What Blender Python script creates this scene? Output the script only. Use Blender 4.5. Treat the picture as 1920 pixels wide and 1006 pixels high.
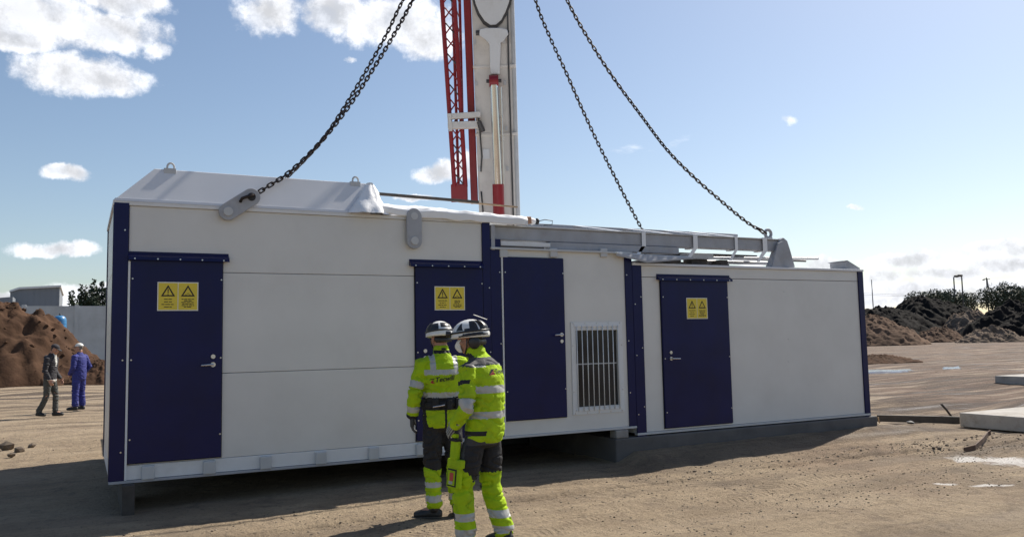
import bpy, bmesh, math, random
import numpy as np
from mathutils import Vector, Matrix, noise as mnoise
from mathutils.bvhtree import BVHTree

for o in list(bpy.data.objects): bpy.data.objects.remove(o)
random.seed(7); rng = np.random.default_rng(7)
SC = bpy.context.scene
COL = SC.collection
R = math.radians

# ------------------------------------------------------------------ camera
F, YAW, PIT, ROL = 1550.2, R(27.534), R(4.902), R(-1.166)
CP = Vector((-0.291, -9.331, 1.65))
FW = Vector((math.sin(YAW)*math.cos(PIT), math.cos(YAW)*math.cos(PIT), math.sin(PIT)))
_r = Vector((math.cos(YAW), -math.sin(YAW), 0)); _u = _r.cross(FW)
RT = _r*math.cos(ROL)+_u*math.sin(ROL); UP = -_r*math.sin(ROL)+_u*math.cos(ROL)
cd = bpy.data.cameras.new('camera'); cam = bpy.data.objects.new('camera', cd); COL.objects.link(cam)
cam.matrix_world = Matrix(((RT.x, UP.x, -FW.x, CP.x), (RT.y, UP.y, -FW.y, CP.y), (RT.z, UP.z, -FW.z, CP.z), (0, 0, 0, 1)))
cd.sensor_width = 36; cd.lens = F*36/1920; cd.clip_end = 6000; cd.clip_start = .1
SC.camera = cam
SC.render.resolution_x = 1024; SC.render.resolution_y = 536

def ray(u, v): return FW+RT*((u-960)/F)-UP*((v-503)/F)
def at(u, v, y):
    "world point seen at photo position u, v at world depth y"
    d = ray(u, v); return CP+d*((y-CP.y)/d.y)
def gat(u, v, z=0.0):
    d = ray(u, v); return CP+d*((z-CP.z)/d.z)

# ------------------------------------------------------------------ light
SUND = Vector((.86, .30, 1)).normalized()
SUN_EL = math.asin(SUND.z); SUN_AZ = math.atan2(SUND.x, SUND.y)
sl = bpy.data.lights.new('sun', 'SUN'); sl.energy = 5.0; sl.angle = R(.53); sl.color = (1, .93, .82)
sun = bpy.data.objects.new('sun', sl); COL.objects.link(sun)
sun.rotation_euler = SUND.to_track_quat('Z', 'Y').to_euler(); sun.location = (20, 10, 30)
SC.view_settings.view_transform = 'Standard'; SC.view_settings.look = 'None'
SC.view_settings.exposure = 0.48; SC.view_settings.gamma = 1.0
SC.render.engine = 'CYCLES'

W = bpy.data.worlds.new('World'); SC.world = W; W.use_nodes = True
nt = W.node_tree; nt.nodes.clear()
def N(t, typ, **kw):
    n = t.nodes.new(typ)
    for k, v in kw.items(): setattr(n, k, v)
    return n
def mth(t, op, a, b=None, c=None, clamp=False):
    n = N(t, 'ShaderNodeMath', operation=op, use_clamp=clamp)
    for i, x in enumerate((a, b, c)):
        if x is None: continue
        if isinstance(x, (int, float)): n.inputs[i].default_value = x
        else: t.links.new(x, n.inputs[i])
    return n.outputs[0]
wo = N(nt, 'ShaderNodeOutputWorld'); sky = N(nt, 'ShaderNodeTexSky', sky_type='NISHITA')
sky.sun_disc = False; sky.sun_elevation = SUN_EL; sky.sun_rotation = SUN_AZ
sky.altitude = 100; sky.air_density = 1.0; sky.dust_density = 1.0; sky.ozone_density = 0.9
bgs = N(nt, 'ShaderNodeBackground'); bgs.inputs[1].default_value = 0.088; nt.links.new(sky.outputs[0], bgs.inputs[0])
tc = N(nt, 'ShaderNodeTexCoord')
nz = N(nt, 'ShaderNodeTexNoise'); nz.inputs['Scale'].default_value = 14; nz.inputs['Detail'].default_value = 7; nz.inputs['Roughness'].default_value = .62
nt.links.new(tc.outputs['Generated'], nz.inputs['Vector'])
v1 = N(nt, 'ShaderNodeVectorMath', operation='SUBTRACT'); nt.links.new(nz.outputs['Color'], v1.inputs[0]); v1.inputs[1].default_value = (.5, .5, .5)
v2 = N(nt, 'ShaderNodeVectorMath', operation='SCALE'); nt.links.new(v1.outputs[0], v2.inputs[0]); v2.inputs['Scale'].default_value = .035
v3 = N(nt, 'ShaderNodeVectorMath', operation='ADD'); nt.links.new(tc.outputs['Generated'], v3.inputs[0]); nt.links.new(v2.outputs[0], v3.inputs[1])
CL = [(30, 20, 105, 44), (20, 78, 50, 15), (200, 60, 82, 25), (235, 4, 58, 22), (298, 96, 26, 13), (150, 144, 86, 26), (505, 25, 52, 34), (620, 20, 62, 36),
      (735, 45, 95, 45), (800, 75, 62, 36), (655, 112, 13, 7), (818, 322, 40, 20), (875, 312, 36, 24), (127, 325, 30, 12), (115, 465, 54, 12),
      (20, 552, 50, 9), (170, 545, 60, 13), (1478, 226, 17, 8), (1700, 484, 55, 12), (1770, 512, 70, 13), (1880, 468, 44, 11), (1895, 500, 50, 14),
      (1650, 516, 32, 13), (1545, 492, 34, 13), (1400, 486, 30, 9), (780, 368, 40, 7), (1605, 388, 12, 5), (1760, 548, 240, 15), (1560, 556, 200, 12), (60, 568, 200, 10)]
dmin = None
for (u, v, ru, rv) in CL:
    c = ray(u, v).normalized(); k = F/ray(u, v).length
    ax = (RT-c*RT.dot(c)).normalized()*(1/(ru*1.1/k)); ay = (UP-c*UP.dot(c)).normalized()*(1/(rv*1.15/k))
    q = []
    for a in (ax, ay):
        n = N(nt, 'ShaderNodeVectorMath', operation='DOT_PRODUCT'); nt.links.new(v3.outputs[0], n.inputs[0]); n.inputs[1].default_value = a
        q.append(n.outputs['Value'])
    s = mth(nt, 'MULTIPLY_ADD', q[1], q[1], mth(nt, 'MULTIPLY', q[0], q[0]))
    s = mth(nt, 'MULTIPLY_ADD', s, 1.0, 0.35 if ru < 30 else 0.0)
    dmin = s if dmin is None else mth(nt, 'MINIMUM', dmin, s)
# scattered fair-weather cloud over the rest of the dome
sep = N(nt, 'ShaderNodeSeparateXYZ'); nt.links.new(tc.outputs['Generated'], sep.inputs[0])
zz = mth(nt, 'ADD', mth(nt, 'MAXIMUM', sep.outputs[2], 0), .12)
cmb = N(nt, 'ShaderNodeCombineXYZ'); nt.links.new(mth(nt, 'DIVIDE', sep.outputs[0], zz), cmb.inputs[0]); nt.links.new(mth(nt, 'DIVIDE', sep.outputs[1], zz), cmb.inputs[1]); cmb.inputs[2].default_value = 3.3
n2 = N(nt, 'ShaderNodeTexNoise'); n2.inputs['Scale'].default_value = 1.1; n2.inputs['Detail'].default_value = 8; n2.inputs['Roughness'].default_value = .6
nt.links.new(cmb.outputs[0], n2.inputs['Vector'])
m2 = N(nt, 'ShaderNodeMapRange', interpolation_type='SMOOTHSTEP'); nt.links.new(n2.outputs['Fac'], m2.inputs[0]); m2.inputs[1].default_value = .68; m2.inputs[2].default_value = .80
def cnoise(off):
    n = N(nt, 'ShaderNodeTexNoise'); n.inputs['Scale'].default_value = 17; n.inputs['Detail'].default_value = 11; n.inputs['Roughness'].default_value = .66
    a = N(nt, 'ShaderNodeVectorMath', operation='ADD'); nt.links.new(tc.outputs['Generated'], a.inputs[0]); a.inputs[1].default_value = off; nt.links.new(a.outputs[0], n.inputs['Vector']); return n.outputs['Fac']
cn0 = cnoise((0, 0, 0)); cn1 = cnoise(tuple(SUND*.018))
ero = mth(nt, 'MULTIPLY_ADD', mth(nt, 'SUBTRACT', .5, cn0), 3.4, dmin)
m1 = N(nt, 'ShaderNodeMapRange', interpolation_type='SMOOTHSTEP'); nt.links.new(ero, m1.inputs[0])
m1.inputs[1].default_value = 1.25; m1.inputs[2].default_value = .30; m1.inputs[3].default_value = 0; m1.inputs[4].default_value = 1
mask = mth(nt, 'MAXIMUM', m1.outputs[0], m2.outputs[0])
nz3 = N(nt, 'ShaderNodeTexNoise'); nz3.inputs['Scale'].default_value = 26; nz3.inputs['Detail'].default_value = 6; nt.links.new(v3.outputs[0], nz3.inputs['Vector'])
thin = N(nt, 'ShaderNodeMapRange'); nt.links.new(nz3.outputs['Fac'], thin.inputs[0]); thin.inputs[1].default_value = .3; thin.inputs[2].default_value = .52; thin.inputs[3].default_value = .8; thin.inputs[4].default_value = 1
mask = mth(nt, 'MULTIPLY', mask, thin.outputs[0], clamp=True)
shade = N(nt, 'ShaderNodeMapRange'); nt.links.new(nz3.outputs['Fac'], shade.inputs[0]); shade.inputs[1].default_value = .36; shade.inputs[2].default_value = .6; shade.inputs[3].default_value = 1.12; shade.inputs[4].default_value = .80
deep = N(nt, 'ShaderNodeMapRange'); nt.links.new(dmin, deep.inputs[0]); deep.inputs[1].default_value = 0; deep.inputs[2].default_value = .55; deep.inputs[3].default_value = .78; deep.inputs[4].default_value = 1.0
relief = mth(nt, 'MULTIPLY_ADD', mth(nt, 'SUBTRACT', cn0, cn1), 1.8, .95)
relief = mth(nt, 'MINIMUM', mth(nt, 'MAXIMUM', relief, .78), 1.1)
bri = mth(nt, 'MULTIPLY', relief, deep.outputs[0])
bgc = N(nt, 'ShaderNodeBackground'); bgc.inputs[0].default_value = (.93, .95, 1, 1); bri = mth(nt, 'MULTIPLY', bri, .86); nt.links.new(bri, bgc.inputs[1])
mx = N(nt, 'ShaderNodeMixShader'); nt.links.new(mask, mx.inputs[0]); nt.links.new(bgs.outputs[0], mx.inputs[1]); nt.links.new(bgc.outputs[0], mx.inputs[2])
nt.links.new(mx.outputs[0], wo.inputs[0])

# ------------------------------------------------------------------ materials
MATS = {}
def mat(name, col, rough=.6, metal=0, var=.12, vs=3.0, bump=0.0, bs=40.0, dirt=None, dirt_s=2.0, dirt_a=.5, spec=.5, trans=0, coat=0):
    if name in MATS: return MATS[name]
    m = bpy.data.materials.new(name); m.use_nodes = True; t = m.node_tree; b = t.nodes['Principled BSDF']
    tcn = N(t, 'ShaderNodeTexCoord')
    n = N(t, 'ShaderNodeTexNoise'); n.inputs['Scale'].default_value = vs; n.inputs['Detail'].default_value = 6; t.links.new(tcn.outputs['Object'], n.inputs['Vector'])
    r = N(t, 'ShaderNodeMapRange'); t.links.new(n.outputs['Fac'], r.inputs[0]); r.inputs[1].default_value = .3; r.inputs[2].default_value = .7
    r.inputs[3].default_value = 1-var; r.inputs[4].default_value = 1+var*.6
    mul = N(t, 'ShaderNodeVectorMath', operation='SCALE'); mul.inputs[0].default_value = col; t.links.new(r.outputs[0], mul.inputs['Scale'])
    out = mul.outputs[0]
    if dirt:
        n5 = N(t, 'ShaderNodeTexNoise'); n5.inputs['Scale'].default_value = dirt_s; n5.inputs['Detail'].default_value = 9; n5.inputs['Roughness'].default_value = .7; t.links.new(tcn.outputs['Object'], n5.inputs['Vector'])
        r5 = N(t, 'ShaderNodeMapRange'); t.links.new(n5.outputs['Fac'], r5.inputs[0]); r5.inputs[1].default_value = .48; r5.inputs[2].default_value = .72; r5.inputs[4].default_value = dirt_a
        mi = N(t, 'ShaderNodeMix', data_type='RGBA'); t.links.new(r5.outputs[0], mi.inputs[0]); t.links.new(out, mi.inputs[6]); mi.inputs[7].default_value = (*dirt, 1); out = mi.outputs[2]
    t.links.new(out, b.inputs['Base Color'])
    rr = N(t, 'ShaderNodeMapRange'); t.links.new(n.outputs['Fac'], rr.inputs[0]); rr.inputs[3].default_value = max(rough-.08, 0.02); rr.inputs[4].default_value = min(rough+.08, 1); t.links.new(rr.outputs[0], b.inputs['Roughness'])
    b.inputs['Metallic'].default_value = metal; b.inputs['Specular IOR Level'].default_value = spec
    b.inputs['Transmission Weight'].default_value = trans; b.inputs['Coat Weight'].default_value = coat
    if bump:
        nb = N(t, 'ShaderNodeTexNoise'); nb.inputs['Scale'].default_value = bs; nb.inputs['Detail'].default_value = 8; t.links.new(tcn.outputs['Object'], nb.inputs['Vector'])
        bp = N(t, 'ShaderNodeBump'); bp.inputs['Strength'].default_value = min(1, bump); bp.inputs['Distance'].default_value = .02 if bump <= 1 else .02*bump
        t.links.new(nb.outputs['Fac'], bp.inputs['Height']); t.links.new(bp.outputs[0], b.inputs['Normal'])
    MATS[name] = m; return m
M_white = mat('white_panel_paint', (.66, .65, .625), .36, var=.05, vs=1.6, bump=.07, bs=2.2, dirt=(.45, .42, .38), dirt_s=1.3, dirt_a=.16)
M_trimw = mat('white_trim_paint', (.70, .71, .72), .4, var=.05, dirt=(.4, .37, .33), dirt_s=3, dirt_a=.3)
M_roofw = mat('roof_sheet_paint', (.66, .67, .70), .4, var=.05, vs=2)
M_blue = mat('navy_gloss_paint', (.0055, .008, .066), .32, var=.2, vs=2, bump=.02, bs=8, dirt=(.014, .014, .04), dirt_s=2.5, dirt_a=.3, spec=.25)
M_gray = mat('gray_painted_steel', (.36, .37, .40), .45, var=.1, vs=5, dirt=(.22, .20, .18), dirt_s=4, dirt_a=.4)
M_graylt = mat('light_gray_steel', (.50, .51, .52), .4, var=.08, vs=5)
M_steel = mat('bright_steel', (.62, .62, .62), .28, metal=1, var=.1)
M_dark = mat('dark_steel', (.06, .058, .06), .5, var=.25, vs=8)
M_seal = mat('black_rubber', (.02, .02, .022), .6)
M_chain = mat('chain_steel', (.035, .028, .026), .5, metal=.5, var=.4, vs=25, dirt=(.12, .06, .03), dirt_s=20, dirt_a=.5)
M_glass = mat('dark_window_glass', (.03, .033, .035), .10, var=.5, vs=2, spec=.35)
M_red = mat('crane_red_paint', (.26, .009, .018), .38, var=.12)
M_boom = mat('boom_offwhite_paint', (.70, .66, .61), .45, var=.08, vs=2, dirt=(.36, .32, .28), dirt_s=1.5, dirt_a=.5)
M_film = mat('white_plastic_film', (.80, .81, .83), .3, var=.05, bump=.25, bs=14)
M_tarp = mat('white_tarpaulin', (.82, .83, .85), .42, var=.05, bump=.3, bs=9)
M_wood = mat('raw_timber', (.36, .25, .15), .8, var=.3, vs=9, bump=.2)
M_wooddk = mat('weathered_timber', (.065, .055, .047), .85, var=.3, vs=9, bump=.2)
M_card = mat('brown_cardboard', (.32, .17, .10), .8, var=.2, vs=12)
M_conc = mat('concrete', (.32, .30, .28), .9, var=.2, vs=4, bump=.25, bs=30, dirt=(.16, .14, .12), dirt_s=3, dirt_a=.6)
M_concl = mat('pale_concrete_top', (.36, .34, .315), .9, var=.15, vs=3, bump=.2, bs=30, dirt=(.17, .135, .10), dirt_s=2.2, dirt_a=.85)
M_conwall = mat('perimeter_concrete', (.47, .50, .52), .9, var=.12, vs=.5, dirt=(.22, .22, .21), dirt_s=.3, dirt_a=.5)
M_yellow = mat('sign_yellow', (.72, .56, .05), .5, var=.06)
M_ink = mat('sign_black_ink', (.015, .012, .01), .5)
M_signw = mat('sign_white_edge', (.75, .74, .68), .5)
M_rust = mat('rusty_steel', (.10, .055, .035), .85, var=.35, vs=10, bump=.3)
M_shed = mat('grey_corrugated_cladding', (.20, .22, .25), .6, var=.08, vs=.4)
M_tank = mat('blue_tank_paint', (.045, .20, .42), .4, var=.15, vs=2)
M_pole = mat('pole_dark_grey', (.10, .10, .10), .7)
M_bark = mat('tree_bark', (.06, .045, .035), .9, var=.3)
M_leafd = mat('conifer_needles', (.022, .04, .02), .7, var=.5, vs=.6)
M_leafm = mat('leaf_green', (.065, .082, .05), .65, var=.5, vs=.5)
M_soil = mat('brown_soil', (.082, .047, .030), .95, spec=.08, var=.45, vs=1.3, bump=1.0, bs=9, dirt=(.055, .03, .02), dirt_s=.8, dirt_a=.75)
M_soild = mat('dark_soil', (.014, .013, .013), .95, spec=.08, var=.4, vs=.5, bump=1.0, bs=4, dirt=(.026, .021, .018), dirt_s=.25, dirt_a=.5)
M_soilt = mat('tan_soil', (.13, .085, .06), .95, spec=.08, var=.45, vs=.5, bump=1.0, bs=4, dirt=(.05, .035, .028), dirt_s=.35, dirt_a=.8)
M_rub = mat('rubble_grey_tan', (.17, .13, .10), .95, spec=.08, var=.5, vs=.7, bump=1.0, bs=3, dirt=(.04, .033, .03), dirt_s=.4, dirt_a=.9)
M_stone = mat('gravel_stone', (.26, .215, .165), .9, var=.5, vs=6)
M_clod = mat('earth_clod', (.13, .10, .075), .95, var=.5, vs=6)
# clothing
M_hv = mat('fluorescent_yellow_cloth', (.37, .55, .011), .8, var=.16, vs=7, bump=.25, bs=45, dirt=(.22, .28, .03), dirt_s=5, dirt_a=.5, spec=.2)
M_refl = mat('silver_reflective_tape', (.42, .42, .40), .45, var=.12, vs=20, bump=.1, bs=60, spec=.6)
M_blk = mat('black_work_cloth', (.016, .016, .019), .8, var=.3, vs=12, bump=.35, bs=30)
M_dgr = mat('charcoal_work_cloth', (.05, .05, .056), .8, var=.25, vs=12, bump=.3, bs=30)
M_glove = mat('dark_glove', (.05, .05, .055), .7, var=.3, vs=20)
M_glovew = mat('pale_glove', (.30, .31, .28), .7, var=.3, vs=20)
M_skin = mat('skin', (.42, .22, .15), .55, var=.12, vs=14)
M_hair = mat('brown_hair', (.045, .026, .018), .7, var=.4, vs=40)
M_helm = mat('white_helmet_shell', (.74, .74, .72), .28, var=.05, dirt=(.4, .38, .35), dirt_s=14, dirt_a=.3)
M_hblk = mat('black_plastic', (.018, .018, .02), .38, var=.2)
M_mask = mat('white_respirator', (.74, .72, .66), .8, var=.05, bump=.1)
M_boot = mat('black_boot_leather', (.017, .016, .016), .5, var=.3, vs=20)
M_sole = mat('grey_boot_sole', (.11, .105, .10), .8)
M_navy = mat('royal_blue_workwear', (.028, .035, .20), .8, var=.25, vs=8, bump=.3, bs=20)
M_hood = mat('charcoal_hoodie', (.032, .030, .036), .85, var=.3, vs=8, bump=.3, bs=20)
M_gtrou = mat('grey_green_trousers', (.075, .078, .072), .85, var=.3, vs=8, bump=.3, bs=20)
M_shirt = mat('pale_shirt', (.55, .55, .52), .8)
M_logor = mat('logo_red_print', (.35, .03, .03), .6)
M_badge = mat('red_badge_print', (.45, .05, .035), .5)

# ------------------------------------------------------------------ mesh helpers
class MB:
    def __init__(s): s.v = []; s.f = []; s.m = []
    def add(s, vs, fs, mi=0):
        b = len(s.v); s.v += [tuple(x) for x in vs]; s.f += [tuple(b+i for i in f) for f in fs]; s.m += [mi]*len(fs); return s
    def box(s, x0, x1, y0, y1, z0, z1, mi=0):
        vs = [(x0, y0, z0), (x1, y0, z0), (x1, y1, z0), (x0, y1, z0), (x0, y0, z1), (x1, y0, z1), (x1, y1, z1), (x0, y1, z1)]
        return s.add(vs, [(0, 3, 2, 1), (4, 5, 6, 7), (0, 1, 5, 4), (1, 2, 6, 5), (2, 3, 7, 6), (3, 0, 4, 7)], mi)
    def hexa(s, a, b, mi=0):   # two quads (bottom, top), each 4 points in the same winding
        return s.add(list(a)+list(b), [(0, 3, 2, 1), (4, 5, 6, 7), (0, 1, 5, 4), (1, 2, 6, 5), (2, 3, 7, 6), (3, 0, 4, 7)], mi)
    def prism(s, poly, y0, y1, mi=0):   # poly in (x,z), extruded along y
        n = len(poly); vs = [(p[0], y0, p[1]) for p in poly]+[(p[0], y1, p[1]) for p in poly]
        fs = [tuple(range(n)), tuple(range(2*n-1, n-1, -1))]+[(i, i+n, (i+1) % n+n, (i+1) % n) for i in range(n)]
        return s.add(vs, fs, mi)
    def bar(s, a, b, w, h=None, mi=0, ref=(0, 0, 1)):  # rectangular bar between points
        a = Vector(a); b = Vector(b); h = h or w; d = (b-a).normalized(); r = Vector(ref)
        if abs(d.dot(r)) > .95: r = Vector((0, 1, 0))
        x = d.cross(r).normalized(); y = x.cross(d)
        q = [x*(-w/2)-y*(h/2), x*(w/2)-y*(h/2), x*(w/2)+y*(h/2), x*(-w/2)+y*(h/2)]
        return s.hexa([a+k for k in q], [b+k for k in q], mi)
    def tube(s, pts, rad, n=10, mi=0, cap=True):
        pts = [Vector(p) for p in pts]; L = len(pts)
        if not isinstance(rad, (list, tuple)): rad = [rad]*L
        ref = Vector((0, 0, 1)); vs = []; px = None
        for i, p in enumerate(pts):
            d = (pts[min(i+1, L-1)]-pts[max(i-1, 0)]).normalized()
            if px is None:
                r = ref if abs(d.dot(ref)) < .9 else Vector((1, 0, 0)); px = d.cross(r).normalized()
            else: px = (px-d*px.dot(d)).normalized()
            py = d.cross(px)
            vs += [p+(px*math.cos(2*math.pi*k/n)+py*math.sin(2*math.pi*k/n))*rad[i] for k in range(n)]
        fs = [(i*n+k, i*n+(k+1) % n, (i+1)*n+(k+1) % n, (i+1)*n+k) for i in range(L-1) for k in range(n)]
        if cap: fs += [tuple(range(n-1, -1, -1)), tuple((L-1)*n+k for k in range(n))]
        return s.add(vs, fs, mi)
    def ell(s, c, r, nu=16, nv=10, rot=None, mi=0):
        vs = []; c = Vector(c)
        for j in range(1, nv):
            t = math.pi*j/nv
            for i in range(nu):
                a = 2*math.pi*i/nu; p = Vector((math.sin(t)*math.cos(a)*r[0], math.sin(t)*math.sin(a)*r[1], math.cos(t)*r[2]))
                vs.append(c+(rot@p if rot else p))
        e = Vector((0, 0, r[2])); vs += [c+(rot@e if rot else e), c-(rot@e if rot else e)]
        fs = [(j*nu+i, (j+1)*nu+i, (j+1)*nu+(i+1) % nu, j*nu+(i+1) % nu) for j in range(nv-2) for i in range(nu)]
        T = (nv-1)*nu; fs += [(T, i, (i+1) % nu) for i in range(nu)]+[(T+1, (nv-2)*nu+(i+1) % nu, (nv-2)*nu+i) for i in range(nu)]
        return s.add(vs, fs, mi)
    def limb(s, pts, rad, ref=(0, 1, 0), n=16):  # rounded-end loft; rad = list of (side, front) half widths
        pts = [Vector(p) for p in pts]; L = len(pts); rad = [(r, r) if isinstance(r, (int, float)) else r for r in rad]
        ref = Vector(ref); rings = []
        for i in range(L):
            d = (pts[min(i+1, L-1)]-pts[max(i-1, 0)]).normalized()
            rf = ref if abs(d.dot(ref)) < .92 else Vector((0, 0, 1))
            x = rf.cross(d).normalized(); y = d.cross(x); rings.append((pts[i], x, y, rad[i][0], rad[i][1], d))
        out = []
        p, x, y, a, b, d = rings[0]; m = min(a, b)*.55
        for k in (80, 50, 22): t = R(k); out.append((p-d*m*math.sin(t), x, y, a*math.cos(t), b*math.cos(t)))
        out += [q[:5] for q in rings]
        p, x, y, a, b, d = rings[-1]; m = min(a, b)*.55
        for k in (22, 50, 80): t = R(k); out.append((p+d*m*math.sin(t), x, y, a*math.cos(t), b*math.cos(t)))
        vs = []
        for p, x, y, a, b in out:
            vs += [p+x*(a*math.cos(2*math.pi*k/n))+y*(b*math.sin(2*math.pi*k/n)) for k in range(n)]
        Lr = len(out)
        fs = [(i*n+k, i*n+(k+1) % n, (i+1)*n+(k+1) % n, (i+1)*n+k) for i in range(Lr-1) for k in range(n)]
        fs += [tuple(range(n-1, -1, -1)), tuple((Lr-1)*n+k for k in range(n))]
        return s.add(vs, fs)
    def mesh(s, name, mats, smooth=False):
        me = bpy.data.meshes.new(name); me.from_pydata(s.v, [], s.f)
        for m in (mats if isinstance(mats, (list, tuple)) else [mats]): me.materials.append(m)
        me.polygons.foreach_set('material_index', s.m)
        if smooth: me.polygons.foreach_set('use_smooth', [True]*len(s.f))
        me.update(); return me
    def build(s, name, mats, parent=None, smooth=False, bevel=0, seg=2, autos=False):
        o = bpy.data.objects.new(name, s.mesh(name, mats, smooth or autos)); COL.objects.link(o)
        if parent: o.parent = parent
        if bevel:
            b = o.modifiers.new('bevel', 'BEVEL'); b.width = bevel; b.segments = seg; b.limit_method = 'ANGLE'; b.angle_limit = R(40)
        if autos: o.data.set_sharp_from_angle(angle=R(38))
        return o
def tag(o, label=None, cat=None, group=None, kind=None):
    if label: o['label'] = label
    if cat: o['category'] = cat
    if group: o['group'] = group
    if kind: o['kind'] = kind
    return o
def thing(name, loc, label, cat, group=None, rz=0):
    o = bpy.data.objects.new(name, None); COL.objects.link(o); o.location = loc; o.rotation_euler.z = rz; o.empty_display_size = .2
    return tag(o, label, cat, group)
def rel(mb, loc):   # shift a world-space MB into a thing's own frame
    l = Vector(loc); mb.v = [(x-l.x, y-l.y, z-l.z) for x, y, z in mb.v]; return mb
def inst(name, me, loc, parent, rot=None):
    o = bpy.data.objects.new(name, me); COL.objects.link(o); o.location = loc; o.parent = parent
    if rot is not None: o.rotation_euler = rot
    return o
def fbm(x, y, z=0, o=4): return mnoise.fractal(Vector((x, y, z)), 1.0, 2.0, o)

# ------------------------------------------------------------------ ground
def lines(a, b, fine, far, g=1.18):
    x = list(np.arange(a, b+fine, fine)); s = fine; q = x[-1]
    while q < far: s *= g; q += s; x.append(q)
    s = fine; q = x[0]
    while q > -far: s *= g; q -= s; x.insert(0, q)
    return x
GX = lines(-1.5, 13, .07, 2500); GY = lines(-4.2, 1.5, .03, 2500)
def gh(x, y):
    d = math.hypot(x-3, y+2); k = max(0, 1-d/160)
    if d > 400: return -.02
    h = .035*fbm(x*.35, y*.35, 1.3, 3)+.014*fbm(x*1.7, y*1.7, 4.1, 3)
    h += .008*fbm(x*6, y*6, 2.2, 3)*max(0, 1-d/25)
    h += .06*fbm(x*.09, y*.09, 7.7, 2)*min(1, d/25)
    if x > 7.3: h += .034*max(0, fbm(x*3.1, y*3.4, 6.6, 4)+.25)*math.exp(-((y+1.45)/.3)**2)*max(0, 1-abs(x-9.4)/2.2)*2.2
    if x > 6: h += .14*min(1, (x-6)/.35)*math.exp(-(min(0, y+.05)/.55)**2)*(1 if y < 1 else 0)*min(1, max(0, (12.5-x)))   # soil banked on the plinth
    # wheel ruts running along the yard
    for yy, wd, am in ((-1.62, .04, .05), (-1.75, .03, .02), (-2.55, .10, .02), (-3.2, .12, .02), (3.9, .2, .035), (5.5, .25, .04), (10.5, .2, .04), (12.6, .22, .045)):
        c = yy+.10*math.sin(x*.5+yy); h -= am*math.exp(-((y-c)/wd)**2)
    if x+y > 10:   # churned, rutted ground on the right
        xr = x*.95+y*.31; yr = y*.95-x*.31
        h += (.10*fbm(x*.22, y*.5, 3.3, 3)+.16*fbm(xr*.05, yr*.55, 8.8, 4))*min(1, (x+y-10)/8)*k
    return h
gv = []; 
for y in GY:
    for x in GX: gv.append((x, y, gh(x, y)))
nx = len(GX); gf = [(j*nx+i, j*nx+i+1, (j+1)*nx+i+1, (j+1)*nx+i) for j in range(len(GY)-1) for i in range(nx-1)]
def _sl(u0, v0, u1, v1, w):
    a, b = gat(u0, v0), gat(u1, v1); d = b-a; m_ = (a+b)/2; return (m_.x, m_.y, d.length/2, w, math.atan2(d.y, d.x))
SLUR = [_sl(1780, 856, 1960, 868, .42), _sl(1750, 911, 1796, 911, .06), _sl(1815, 914, 1905, 913, .07)]
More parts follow.
